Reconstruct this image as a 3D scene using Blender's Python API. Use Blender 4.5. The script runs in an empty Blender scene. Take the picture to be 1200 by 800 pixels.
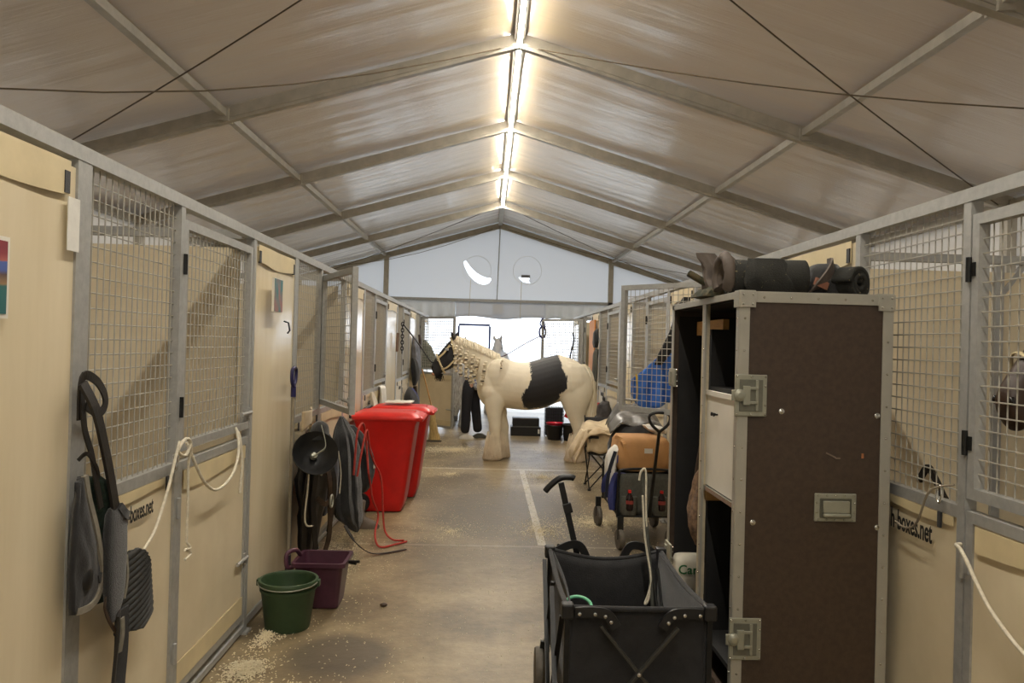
import bpy, bmesh, math, random
import numpy as np
from mathutils import Vector, Matrix, noise

scn = bpy.context.scene
col = scn.collection
R = math.radians
random.seed(7)

# ------------------------------------------------------------------ camera
cam_d = bpy.data.cameras.new('camera')
cam_d.sensor_width = 36.0
cam_d.lens = 36.0 * 916.0 / 1200.0
cam_d.clip_start = 0.05
cam = bpy.data.objects.new('camera', cam_d)
col.objects.link(cam)
# 1.68 m eye height, looking down the aisle (+Y): 1.7 deg yaw to the right, 0.3 deg pitch, 1.5 deg roll
cam.matrix_world = Matrix(((0.99918605, -0.02648463, -0.03042715, 0.0),
                           (-0.03055312, -0.00436473, -0.99952361, 0.0),
                           (0.02633921, 0.99963969, -0.00517037, 1.68),
                           (0, 0, 0, 1)))
scn.camera = cam

# ------------------------------------------------------------------ world, lights, exposure
wd = bpy.data.worlds.new('overcast')
scn.world = wd
wd.use_nodes = True
bg = wd.node_tree.nodes['Background']
bg.inputs['Color'].default_value = (0.80, 0.89, 1.0, 1)
bg.inputs['Strength'].default_value = 3.2
LED = 150.0
LED_COL = (1.0, 0.935, 0.83)
scn.view_settings.view_transform = 'Standard'
scn.view_settings.look = 'None'
scn.view_settings.gamma = 1.0
scn.view_settings.use_curve_mapping = False
scn.view_settings.exposure = 0.1
try:
    scn.cycles.use_denoising = True
    scn.cycles.max_bounces = 10
    scn.cycles.diffuse_bounces = 6
except Exception:
    pass

# ------------------------------------------------------------------ materials
def lin(c):
    return tuple(((x / 255.0) / 12.92 if x / 255.0 <= 0.04045 else ((x / 255.0 + 0.055) / 1.055) ** 2.4) for x in c) + (1.0,)

class NT:
    def __init__(self, m):
        m.use_nodes = True
        self.t = m.node_tree
        self.b = self.t.nodes['Principled BSDF']
        self.out = self.t.nodes['Material Output']
    def n(self, typ, **kw):
        o = self.t.nodes.new(typ)
        for k, v in kw.items():
            if hasattr(o, k):
                setattr(o, k, v)
            else:
                o.inputs[k].default_value = v
        return o
    def l(self, a, ao, b, bi):
        self.t.links.new(a.outputs[ao], b.inputs[bi])

_M = {}
def mat(name, c, rough=0.6, metal=0.0, var=0.12, scale=12.0, bump=0.0, bscale=60.0, stretch=(1, 1, 1), sheen=0.0, c2=None, vlo=0.35, vhi=0.65, spec=0.5):
    if name in _M:
        return _M[name]
    m = bpy.data.materials.new(name)
    t = NT(m)
    t.b.inputs['Roughness'].default_value = rough
    t.b.inputs['Metallic'].default_value = metal
    t.b.inputs['Specular IOR Level'].default_value = spec
    if sheen:
        t.b.inputs['Sheen Weight'].default_value = sheen
    a = lin(c)
    d = lin(c2) if c2 else tuple(x * (1 - var * 2) for x in a[:3]) + (1,)
    co = t.n('ShaderNodeTexCoord')
    mp = t.n('ShaderNodeMapping', Scale=stretch)
    t.l(co, 'Object', mp, 'Vector')
    ns = t.n('ShaderNodeTexNoise', Scale=scale, Detail=5.0, Roughness=0.6)
    t.l(mp, 'Vector', ns, 'Vector')
    rp = t.n('ShaderNodeValToRGB')
    rp.color_ramp.elements[0].position = vlo; rp.color_ramp.elements[0].color = d
    rp.color_ramp.elements[1].position = vhi; rp.color_ramp.elements[1].color = a
    t.l(ns, 'Fac', rp, 'Fac')
    t.l(rp, 'Color', t.b, 'Base Color')
    if bump:
        nb = t.n('ShaderNodeTexNoise', Scale=bscale, Detail=4.0)
        t.l(mp, 'Vector', nb, 'Vector')
        bp = t.n('ShaderNodeBump', Strength=bump, Distance=0.01)
        t.l(nb, 'Fac', bp, 'Height')
        t.l(bp, 'Normal', t.b, 'Normal')
    _M[name] = m
    return m

GALV = mat('galvanised_steel', (172, 172, 168), 0.45, 0.3, 0.08, 30, 0.05, 90)
WIRE = mat('mesh_wire', (178, 174, 162), 0.45, 0.25, 0.06, 25)
ALU = mat('aluminium_beam', (186, 180, 166), 0.4, 0.35, 0.1, 6)
EDGE = mat('case_edging', (170, 167, 155), 0.42, 0.35, 0.05, 8, 0.04, 80)
CHROME = mat('chrome', (205, 205, 200), 0.2, 0.95, 0.05)
LATCHM = mat('latch_metal', (158, 158, 142), 0.4, 0.4, 0.06, 20)
CREAM = mat('cream_canvas', (220, 207, 177), 0.38, 0, 0.05, 3, 0.08, 9, c2=(210, 196, 165))
HEM = mat('canvas_hem', (214, 198, 158), 0.42, 0, 0.06, 5, 0.08, 20)
SOLID = mat('cream_panel', (223, 210, 180), 0.19, 0, 0.04, 2.5, 0.04, 4, c2=(215, 201, 169), stretch=(1, 3, 0.4))
BLACK = mat('black_fabric', (34, 34, 36), 0.8, 0, 0.25, 20, 0.2, 160, sheen=0.15)
BLACKM = mat('black_metal', (30, 31, 31), 0.42, 0.3, 0.2, 30)
BLACKP = mat('black_plastic', (26, 26, 27), 0.45, 0, 0.2, 20)
LEATHER = mat('black_leather', (36, 31, 27), 0.5, 0, 0.25, 18, 0.12, 120)
BROWNL = mat('brown_leather', (70, 52, 38), 0.5, 0, 0.25, 18, 0.12, 120)
NAVY = mat('navy_cloth', (33, 37, 52), 0.85, 0, 0.2, 22, 0.2, 140, sheen=0.15)
FLEECE = mat('charcoal_fleece', (36, 36, 36), 0.95, 0, 0.2, 60, 0.5, 260, sheen=0.3)
GREYTRIM = mat('grey_binding', (134, 128, 114), 0.8, 0, 0.15, 30)
DGREEN = mat('dark_green_pile', (26, 48, 36), 0.95, 0, 0.3, 50, 0.5, 220)
REDP = mat('red_bin_plastic', (196, 20, 16), 0.36, 0, 0.08, 7, 0.02, 200)
REDLID = mat('red_lid_plastic', (214, 34, 26), 0.36, 0, 0.1, 7)
REDR = mat('red_rope', (186, 62, 50), 0.8, 0, 0.15, 60)
WROPE = mat('white_rope', (226, 218, 196), 0.85, 0, 0.12, 60, 0.3, 300)
GREENP = mat('green_bucket_plastic', (52, 74, 46), 0.5, 0, 0.12, 9, 0.03, 60)
PURPLE = mat('plum_bucket_plastic', (80, 44, 60), 0.4, 0, 0.15, 9)
BLUEH = mat('navy_plastic', (32, 30, 84), 0.4)
WOOD = mat('pale_wood', (196, 150, 88), 0.55, 0, 0.15, 6, 0.05, 40, stretch=(1, 1, 8))
PLY = mat('orange_plywood', (206, 134, 52), 0.5, 0, 0.08, 4, stretch=(6, 6, 0.6))
WHITEP = mat('white_board', (224, 220, 208), 0.45, 0, 0.04, 4)
INNER = mat('black_lining', (24, 23, 22), 0.75, 0, 0.2, 10)
LAMINATE = mat('dark_brown_laminate', (66, 52, 40), 0.5, 0, 0.12, 40, 0.1, 120, c2=(56, 43, 33))
CABLE = mat('taupe_cable', (98, 84, 62), 0.6)
BRACE = mat('brace_metal', (64, 63, 57), 0.45, 0.2, 0.1, 20)
TAN = mat('tan_canvas', (188, 140, 88), 0.75, 0, 0.1, 6, 0.15, 30)
BEIGE = mat('beige_blanket', (212, 194, 160), 0.85, 0, 0.1, 4, 0.25, 24, sheen=0.2, c2=(176, 154, 120))
GREYTARP = mat('grey_tarp', (118, 116, 112), 0.35, 0, 0.25, 6, 0.2, 14)
WHITECL = mat('white_cloth', (226, 224, 216), 0.85, 0, 0.08, 8, 0.2, 40)
BLUECL = mat('royal_blue_cloth', (62, 120, 212), 0.75, 0, 0.15, 5, 0.15, 30)
BLUEB = mat('blue_nylon', (54, 62, 122), 0.6, 0, 0.15, 8)
PATT = mat('blue_white_print', (222, 226, 236), 0.8, 0, 0.3, 26, c2=(70, 90, 150), vlo=0.44, vhi=0.52)
SKIN = mat('skin', (212, 164, 136), 0.55)
HAIRB = mat('brown_hair', (74, 50, 34), 0.6)
TREAD = mat('grey_rubber', (92, 86, 76), 0.7, 0, 0.15, 30)
CORK = mat('broom_corn', (206, 178, 118), 0.85, 0, 0.2, 10, 0.4, 120, stretch=(8, 8, 0.8))
YELL = mat('yellow_binding', (232, 190, 30), 0.5)
CAMO = mat('camouflage_webbing', (84, 74, 50), 0.85, 0, 0.3, 22, c2=(38, 42, 26), vlo=0.45, vhi=0.55)
TAUPE = mat('taupe_quilt', (92, 82, 74), 0.75, 0, 0.15, 12, 0.2, 60)
SPECK = mat('straw_flecked_fleece', (178, 160, 110), 0.95, 0, 0.2, 55, 0.5, 220, c2=(40, 40, 36), vlo=0.64, vhi=0.72)
PLAID = mat('brown_plaid', (134, 106, 80), 0.85, 0, 0.3, 40, c2=(78, 60, 48))
BAGW = mat('off_white_sack', (206, 200, 182), 0.7, 0, 0.08, 6)
GREENT = mat('green_ink', (40, 104, 58), 0.6, var=0.05)
INK = mat('black_ink', (30, 29, 28), 0.6, var=0.05)
COLA = mat('dark_bottle', (34, 18, 20), 0.15, var=0.05)
REDCAP = mat('red_cap', (204, 36, 30), 0.4)
MINT = mat('mint_plastic', (110, 190, 150), 0.4)
NYGREY = mat('grey_mesh_pocket', (84, 84, 76), 0.8, 0, 0.15, 50)
BLUEM = mat('blue_painted_steel', (66, 76, 130), 0.5, 0.2)
OLIVE = mat('olive_cloth', (104, 112, 96), 0.85, 0, 0.2, 20, 0.2, 60)
ORANGEK = mat('muzzle_pink', (196, 140, 112), 0.7)

def fabric(name, base, trans, rough, wr=0.5, coat=0.0, wd_=0.02):
    m = bpy.data.materials.new(name)
    t = NT(m)
    co = t.n('ShaderNodeTexCoord')
    mp = t.n('ShaderNodeMapping', Scale=(0.5, 7.0, 0.5))
    t.l(co, 'Object', mp, 'Vector')
    ns = t.n('ShaderNodeTexNoise', Scale=2.2, Detail=6.0, Roughness=0.6, Distortion=0.6)
    t.l(mp, 'Vector', ns, 'Vector')
    n2 = t.n('ShaderNodeTexNoise', Scale=1.3, Detail=3.0)
    t.l(co, 'Object', n2, 'Vector')
    ad = t.n('ShaderNodeMath', operation='MULTIPLY_ADD')
    ad.inputs[1].default_value = 0.9
    t.l(ns, 'Fac', ad, 0); t.l(n2, 'Fac', ad, 2)
    bp = t.n('ShaderNodeBump', Strength=wr, Distance=wd_)
    t.l(ad, 'Value', bp, 'Height')
    t.b.inputs['Base Color'].default_value = lin(base)
    t.b.inputs['Roughness'].default_value = rough
    t.b.inputs['Specular IOR Level'].default_value = 0.55
    t.l(bp, 'Normal', t.b, 'Normal')
    t.b.inputs['Coat Weight'].default_value = coat
    t.b.inputs['Coat Roughness'].default_value = 0.11
    t.l(bp, 'Normal', t.b, 'Coat Normal')
    tr = t.n('ShaderNodeBsdfTranslucent')
    tr.inputs['Color'].default_value = (0.9, 0.92, 0.95, 1)
    mx = t.n('ShaderNodeMixShader'); mx.inputs[0].default_value = trans
    t.l(t.b, 'BSDF', mx, 1); t.l(tr, 'BSDF', mx, 2)
    t.l(mx, 'Shader', t.out, 'Surface')
    return m
ROOF = fabric('roof_pvc', (208, 187, 150), 0.012, 0.34, 1.0, 1.0, 0.006)
GABLE = fabric('gable_pvc', (224, 228, 234), 0.14, 0.45, 0.35)
SIDE = fabric('side_pvc', (226, 222, 212), 0.03, 0.5, 0.35)
PELMET = fabric('pelmet_pvc', (226, 226, 222), 0.2, 0.5, 0.4)

def floor_mat():
    m = bpy.data.materials.new('worn_concrete')
    t = NT(m)
    co = t.n('ShaderNodeTexCoord')
    n1 = t.n('ShaderNodeTexNoise', Scale=0.9, Detail=6.0, Roughness=0.62)
    n2 = t.n('ShaderNodeTexNoise', Scale=14.0, Detail=6.0, Roughness=0.7)
    n3 = t.n('ShaderNodeTexNoise', Scale=0.55, Detail=5.0, Roughness=0.6)
    for n in (n1, n2, n3):
        t.l(co, 'Object', n, 'Vector')
    r1 = t.n('ShaderNodeValToRGB')
    e = r1.color_ramp.elements
    e[0].position = 0.41; e[0].color = lin((110, 95, 69))
    e[1].position = 0.59; e[1].color = lin((154, 137, 105))
    t.l(n1, 'Fac', r1, 'Fac')
    r2 = t.n('ShaderNodeValToRGB')
    e = r2.color_ramp.elements
    e[0].position = 0.3; e[0].color = (0.62, 0.62, 0.62, 1)
    e[1].position = 0.7; e[1].color = (1.15, 1.15, 1.15, 1)
    t.l(n2, 'Fac', r2, 'Fac')
    mul = t.n('ShaderNodeMixRGB', blend_type='MULTIPLY'); mul.inputs[0].default_value = 0.75
    t.l(r1, 'Color', mul, 1); t.l(r2, 'Color', mul, 2)
    # damp stains
    r3 = t.n('ShaderNodeValToRGB')
    e = r3.color_ramp.elements
    e[0].position = 0.55; e[0].color = (0, 0, 0, 1)
    e[1].position = 0.63; e[1].color = (1, 1, 1, 1)
    t.l(n3, 'Fac', r3, 'Fac')
    # a stain where the photo has one: round (0.5, 7.6)
    sep = t.n('ShaderNodeSeparateXYZ'); t.l(co, 'Object', sep, 'Vector')
    def blob(cx, cy, sx, sy):
        a = t.n('ShaderNodeMath', operation='SUBTRACT'); a.inputs[1].default_value = cx; t.l(sep, 'X', a, 0)
        b = t.n('ShaderNodeMath', operation='SUBTRACT'); b.inputs[1].default_value = cy; t.l(sep, 'Y', b, 0)
        a2 = t.n('ShaderNodeMath', operation='DIVIDE'); a2.inputs[1].default_value = sx; t.l(a, 0, a2, 0)
        b2 = t.n('ShaderNodeMath', operation='DIVIDE'); b2.inputs[1].default_value = sy; t.l(b, 0, b2, 0)
        a3 = t.n('ShaderNodeMath', operation='MULTIPLY'); t.l(a2, 0, a3, 0); t.l(a2, 0, a3, 1)
        b3 = t.n('ShaderNodeMath', operation='MULTIPLY_ADD'); t.l(b2, 0, b3, 0); t.l(b2, 0, b3, 1); t.l(a3, 0, b3, 2)
        nn = t.n('ShaderNodeMath', operation='MULTIPLY_ADD'); nn.inputs[1].default_value = -2.6; t.l(n1, 'Fac', nn, 0); t.l(b3, 0, nn, 2)
        g = t.n('ShaderNodeMapRange'); g.inputs['From Min'].default_value = 0.1; g.inputs['From Max'].default_value = -0.8
        t.l(nn, 0, g, 'Value')
        return g
    b1 = blob(0.3, 7.9, 0.8, 1.3); b2 = blob(-0.75, 4.2, 0.28, 0.3); b3 = blob(0.75, 6.6, 0.6, 0.7)
    m1 = t.n('ShaderNodeMath', operation='MAXIMUM'); t.l(b1, 0, m1, 0); t.l(b2, 0, m1, 1)
    m2 = t.n('ShaderNodeMath', operation='MAXIMUM'); t.l(m1, 0, m2, 0); t.l(b3, 0, m2, 1)
    sc = t.n('ShaderNodeMath', operation='MULTIPLY_ADD'); sc.inputs[1].default_value = 0.35
    t.l(r3, 'Color', sc, 0); t.l(m2, 0, sc, 2); sc.use_clamp = True
    dk = t.n('ShaderNodeMixRGB', blend_type='MIX')
    dk.inputs[2].default_value = lin((72, 63, 50))
    s8 = t.n('ShaderNodeMath', operation='MULTIPLY'); s8.inputs[1].default_value = 0.8; t.l(sc, 0, s8, 0)
    t.l(s8, 0, dk, 0); t.l(mul, 'Color', dk, 1)
    # faded painted lines: one along the aisle at x = .62, two across
    def band(axis, c, w, lo=None, hi=None):
        a = t.n('ShaderNodeMath', operation='COMPARE'); a.inputs[1].default_value = c; a.inputs[2].default_value = w
        t.l(sep, axis, a, 0); return a
    l1 = band('X', 0.50, 0.035); l2 = band('Y', 10.6, 0.05); l3 = band('Y', 6.55, 0.02)
    rg = t.n('ShaderNodeMath', operation='COMPARE'); rg.inputs[1].default_value = 8.6; rg.inputs[2].default_value = 2.0; t.l(sep, 'Y', rg, 0)
    l1m = t.n('ShaderNodeMath', operation='MULTIPLY'); t.l(l1, 0, l1m, 0); t.l(rg, 0, l1m, 1)
    l2m = t.n('ShaderNodeMath', operation='MAXIMUM'); t.l(l1m, 0, l2m, 0); t.l(l2, 0, l2m, 1)
    l3s = t.n('ShaderNodeMath', operation='MULTIPLY'); l3s.inputs[1].default_value = 0.4; t.l(l3, 0, l3s, 0)
    l3m = t.n('ShaderNodeMath', operation='MAXIMUM'); t.l(l2m, 0, l3m, 0); t.l(l3s, 0, l3m, 1)
    wr = t.n('ShaderNodeMath', operation='MULTIPLY'); t.l(l3m, 0, wr, 0)
    t.l(n2, 'Fac', wr, 1)
    ln = t.n('ShaderNodeMixRGB', blend_type='MIX'); ln.inputs[2].default_value = lin((206, 198, 178))
    t.l(wr, 0, ln, 0); t.l(dk, 'Color', ln, 1)
    t.l(ln, 'Color', t.b, 'Base Color')
    rr = t.n('ShaderNodeMapRange'); rr.inputs['To Min'].default_value = 0.42; rr.inputs['To Max'].default_value = 0.46
    t.l(sc, 0, rr, 'Value'); t.l(rr, 0, t.b, 'Roughness')
    bp = t.n('ShaderNodeBump', Strength=0.35, Distance=0.01)
    t.l(n2, 'Fac', bp, 'Height'); t.l(bp, 'Normal', t.b, 'Normal')
    return m
FLOOR = floor_mat()
GROUND = mat('pale_yard', (190, 186, 178), 0.8, 0, 0.1, 3)

def emit_mat(name, c, s):
    m = bpy.data.materials.new(name)
    t = NT(m)
    e = t.n('ShaderNodeEmission', Color=tuple(c) + (1,), Strength=s)
    t.l(e, 'Emission', t.out, 'Surface')
    return m
TUBE = emit_mat('led_tube', LED_COL, LED)

# ------------------------------------------------------------------ mesh helpers
class MB:
    def __init__(self):
        self.v = []; self.f = []; self.s = []; self.mi = []
        self.cur = 0
    def add(self, vs, fs, smooth=False):
        o = len(self.v)
        self.v.extend([tuple(p) for p in vs])
        for f in fs:
            self.f.append(tuple(i + o for i in f)); self.s.append(smooth); self.mi.append(self.cur)
        return self
    def box(self, c, s, rz=0.0, M=None):
        hx, hy, hz = s[0] / 2, s[1] / 2, s[2] / 2
        vs = [Vector((x, y, z)) for x in (-hx, hx) for y in (-hy, hy) for z in (-hz, hz)]
        if rz: vs = [Matrix.Rotation(rz, 3, 'Z') @ p for p in vs]
        if M is not None: vs = [M @ p for p in vs]
        vs = [p + Vector(c) for p in vs]
        return self.add(vs, [(0, 1, 3, 2), (4, 6, 7, 5), (0, 4, 5, 1), (2, 3, 7, 6), (0, 2, 6, 4), (1, 5, 7, 3)])
    def bar(self, p0, p1, w, h, up=(0, 0, 1)):
        p0 = Vector(p0); p1 = Vector(p1); d = (p1 - p0).normalized(); up = Vector(up)
        if abs(d.dot(up)) > 0.98: up = Vector((0, 1, 0))
        s = d.cross(up).normalized(); u = s.cross(d)
        vs = []
        for p in (p0, p1):
            for a, b in ((-1, -1), (1, -1), (1, 1), (-1, 1)):
                vs.append(p + s * a * w / 2 + u * b * h / 2)
        return self.add(vs, [(0, 1, 2, 3), (7, 6, 5, 4), (0, 4, 5, 1), (1, 5, 6, 2), (2, 6, 7, 3), (3, 7, 4, 0)])
    def tube(self, pts, r, n=8, closed=False, caps=True, flat=1.0):
        pts = [Vector(p) for p in pts]; m = len(pts)
        rs = r if isinstance(r, (list, tuple)) else [r] * m
        vs = []; prev = None
        for i in range(m):
            a = pts[(i - 1) % m] if (closed or i > 0) else pts[i]
            b = pts[(i + 1) % m] if (closed or i < m - 1) else pts[i]
            d = (b - a)
            d = d.normalized() if d.length > 1e-9 else Vector((0, 0, 1))
            if prev is None:
                q = Vector((0, 0, 1)) if abs(d.z) < 0.9 else Vector((1, 0, 0))
                s = d.cross(q).normalized()
            else:
                s = (prev - d * prev.dot(d))
                s = s.normalized() if s.length > 1e-6 else d.orthogonal().normalized()
            prev = s; u = d.cross(s)
            for k in range(n):
                t = 2 * math.pi * k / n
                vs.append(pts[i] + (s * math.cos(t) + u * math.sin(t) * flat) * rs[i])
        fs = []
        for i in range(m if closed else m - 1):
            j = (i + 1) % m
            for k in range(n):
                l = (k + 1) % n
                fs.append((i * n + k, i * n + l, j * n + l, j * n + k))
        self.add(vs, fs, n > 4)
        if caps and not closed:
            o = len(self.v) - m * n
            self.f.append(tuple(o + k for k in range(n - 1, -1, -1))); self.s.append(False); self.mi.append(self.cur)
            self.f.append(tuple(o + (m - 1) * n + k for k in range(n))); self.s.append(False); self.mi.append(self.cur)
        return self
    def lathe(self, prof, n=20, M=None, c=(0, 0, 0), cap=True):
        vs = []; c = Vector(c)
        for r, z in prof:
            for k in range(n):
                t = 2 * math.pi * k / n
                p = Vector((r * math.cos(t), r * math.sin(t), z))
                vs.append((M @ p if M is not None else p) + c)
        fs = []
        for i in range(len(prof) - 1):
            for k in range(n):
                l = (k + 1) % n
                fs.append((i * n + k, i * n + l, (i + 1) * n + l, (i + 1) * n + k))
        self.add(vs, fs, True)
        o = len(self.v) - len(vs)
        if cap and prof[0][0] > 1e-4:
            self.f.append(tuple(o + k for k in range(n - 1, -1, -1))); self.s.append(False); self.mi.append(self.cur)
        if cap and prof[-1][0] > 1e-4:
            self.f.append(tuple(o + (len(prof) - 1) * n + k for k in range(n))); self.s.append(False); self.mi.append(self.cur)
        return self
    def rings(self, rings, cap=True, smooth=True):
        n = len(rings[0]); vs = [p for r in rings for p in r]; fs = []
        for i in range(len(rings) - 1):
            for k in range(n):
                l = (k + 1) % n
                fs.append((i * n + k, i * n + l, (i + 1) * n + l, (i + 1) * n + k))
        self.add(vs, fs, smooth)
        if cap:
            o = len(self.v) - len(vs)
            self.f.append(tuple(o + k for k in range(n - 1, -1, -1))); self.s.append(smooth); self.mi.append(self.cur)
            self.f.append(tuple(o + (len(rings) - 1) * n + k for k in range(n))); self.s.append(smooth); self.mi.append(self.cur)
        return self
    def grid(self, fn, nu, nv, smooth=True):
        vs = [fn(i / nu, j / nv) for j in range(nv + 1) for i in range(nu + 1)]
        fs = [(j * (nu + 1) + i, j * (nu + 1) + i + 1, (j + 1) * (nu + 1) + i + 1, (j + 1) * (nu + 1) + i) for j in range(nv) for i in range(nu)]
        return self.add(vs, fs, smooth)
    def ball(self, c, r, nu=12, nv=8, M=None):
        if not isinstance(r, (tuple, list)): r = (r, r, r)
        prof = []
        rings = []
        for j in range(1, nv):
            t = math.pi * j / nv
            rr = []
            for k in range(nu):
                a = 2 * math.pi * k / nu
                p = Vector((r[0] * math.sin(t) * math.cos(a), r[1] * math.sin(t) * math.sin(a), -r[2] * math.cos(t)))
                if M is not None: p = M @ p
                rr.append(p + Vector(c))
            rings.append(rr)
        return self.rings(rings)
    def mesh(self, name, mats):
        me = bpy.data.meshes.new(name)
        me.from_pydata([tuple(p) for p in self.v], [], self.f)
        me.polygons.foreach_set('use_smooth', self.s)
        for m in (mats if isinstance(mats, (list, tuple)) else [mats]):
            me.materials.append(m)
        if any(self.mi):
            me.polygons.foreach_set('material_index', self.mi)
        me.update()
        if any(self.s):
            me.set_sharp_from_angle(angle=R(50))
        return me
    def build(self, name, mats, parent=None, loc=None, rot=None, bevel=0, solid=0, sub=0):
        return place(name, self.mesh(name, mats), parent, loc, rot, bevel, solid, sub)

def place(name, me, parent=None, loc=None, rot=None, bevel=0, solid=0, sub=0):
    o = bpy.data.objects.new(name, me)
    col.objects.link(o)
    if parent: o.parent = parent
    if loc: o.location = loc
    if rot: o.rotation_euler = rot
    if solid:
        m = o.modifiers.new('thick', 'SOLIDIFY'); m.thickness = solid; m.offset = 0
    if sub:
        m = o.modifiers.new('sub', 'SUBSURF'); m.levels = sub; m.render_levels = sub
    if bevel:
        m = o.modifiers.new('bev', 'BEVEL'); m.width = bevel; m.segments = 2; m.limit_method = 'ANGLE'
    return o

def tag(o, label, cat, group=None, kind=None):
    if label: o['label'] = label
    if cat: o['category'] = cat
    if group: o['group'] = group
    if kind: o['kind'] = kind
    return o
def thing(name, label, cat, loc=(0, 0, 0), rz=0.0, group=None):
    o = bpy.data.objects.new(name, None); col.objects.link(o)
    o.location = loc; o.rotation_euler = (0, 0, rz); o.empty_display_size = 0.1
    return tag(o, label, cat, group)
def struct(name, loc=(0, 0, 0)):
    o = bpy.data.objects.new(name, None); col.objects.link(o); o.location = loc; o['kind'] = 'structure'
    return o
def stuff(o):
    o['kind'] = 'stuff'; return o

def spline(pts, k=6, closed=False):
    pts = [Vector(p) for p in pts]; n = len(pts); out = []
    rng = range(n) if closed else range(n - 1)
    for i in rng:
        g = (lambda j: pts[j % n]) if closed else (lambda j: pts[max(0, min(n - 1, j))])
        p0, p1, p2, p3 = g(i - 1), g(i), g(i + 1), g(i + 2)
        for s in range(k):
            t = s / k
            out.append(0.5 * ((2 * p1) + (p2 - p0) * t + (2 * p0 - 5 * p1 + 4 * p2 - p3) * t * t + (3 * p1 - p0 - 3 * p2 + p3) * t ** 3))
    if not closed: out.append(pts[-1])
    return out
def ell(c, rx, ry, n=24, amp=0.0, fr=5, ph=0.0, p=2.0):
    out = []
    for k in range(n):
        t = 2 * math.pi * k / n
        cs, sn = math.cos(t), math.sin(t)
        e = 2.0 / p
        m = 1 + amp * math.sin(fr * t + ph)
        out.append(Vector((c[0] + rx * m * math.copysign(abs(cs) ** e, cs), c[1] + ry * m * math.copysign(abs(sn) ** e, sn), c[2])))
    return out
def bundle(st, n=32, amp=0.1, fr=6, p=2.0, twist=0.5):
    """hanging bundle of cloth: stations (x, y, z, rx, ry)"""
    mb = MB(); pts = spline([s[:3] for s in st], 4); rr = spline([(s[3], s[4], 0) for s in st], 4)
    rg = []
    for i, (a, b) in enumerate(zip(pts, rr)):
        q = ell(a, max(b[0], .002), max(b[1], .002), n, amp, fr, twist * i * 0.4, p)
        c = Vector(a); r_ = max(b[0], b[1]) + .001
        out = []
        for v in q:
            d = v - c
            out.append(c + d * (1 + .16 * nz(d.x / r_ * 1.7 + c.x * 9, d.y / r_ * 1.7 + c.y * 3, v.z * 9) + .07 * nz(d.x / r_ * 5, d.y / r_ * 5, v.z * 22)))
        rg.append(out)
    return mb.rings(rg)
def strap(pts, w, t=0.004, k=6, side=(0, 0, 1)):
    """flat strap along a path"""
    pts = spline(pts, k); mb = MB(); rg = []
    sd = Vector(side)
    for i, p in enumerate(pts):
        d = (pts[min(i + 1, len(pts) - 1)] - pts[max(i - 1, 0)]).normalized()
        s = d.cross(sd)
        s = s.normalized() if s.length > 1e-4 else d.orthogonal().normalized()
        u = s.cross(d)
        rg.append([p + s * a * w / 2 + u * b * t / 2 for a, b in ((-1, -1), (1, -1), (1, 1), (-1, 1))])
    return mb.rings(rg, True, False)
def nz(x, y, z=0.0, s=1.0):
    return noise.noise(Vector((x * s, y * s, z * s)))

def text_mesh(s, size, m, depth=0.0008, sx=1.0, bold=0.0):
    cu = bpy.data.curves.new('lettering', 'FONT')
    cu.body = s; cu.size = size; cu.extrude = depth; cu.offset = bold; cu.align_x = 'LEFT'; cu.align_y = 'BOTTOM_BASELINE'
    cu.resolution_u = 3
    o = bpy.data.objects.new('lettering', cu); col.objects.link(o)
    dg = bpy.context.evaluated_depsgraph_get(); dg.update()
    me = bpy.data.meshes.new_from_object(o.evaluated_get(dg))
    bpy.data.objects.remove(o)
    me.transform(Matrix.Diagonal((sx, 1, 1, 1)))
    me.materials.clear(); me.materials.append(m)
    return me

# ------------------------------------------------------------------ the tent
RX, RZ, SL = 0.23, 4.69, 0.293        # ridge position, ridge height, slope
HW = 5.0
Y0, Y1 = -4.3, 19.7
RAFT = [-4.3, -1.3, 1.7, 4.7, 7.72, 10.7, 13.7, 16.7, 19.7]
def roof_z(x): return RZ - SL * abs(x - RX)

floor = MB().grid(lambda u, v: (-4.9 + 10.2 * u, Y0 + (Y1 - Y0) * v, 0), 12, 30, False).build('floor', FLOOR)
floor['kind'] = 'structure'
gr = MB().add([(-60, Y1, -0.012), (60, Y1, -0.012), (60, 120, -0.012), (-60, 120, -0.012)], [(0, 1, 2, 3)]).build('ground', GROUND)
gr['kind'] = 'structure'
gr2 = MB().add([(-60, -100, -0.012), (60, -100, -0.012), (60, Y0, -0.012), (-60, Y0, -0.012)], [(0, 1, 2, 3)]).build('ground', GROUND)
gr2['kind'] = 'structure'

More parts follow.
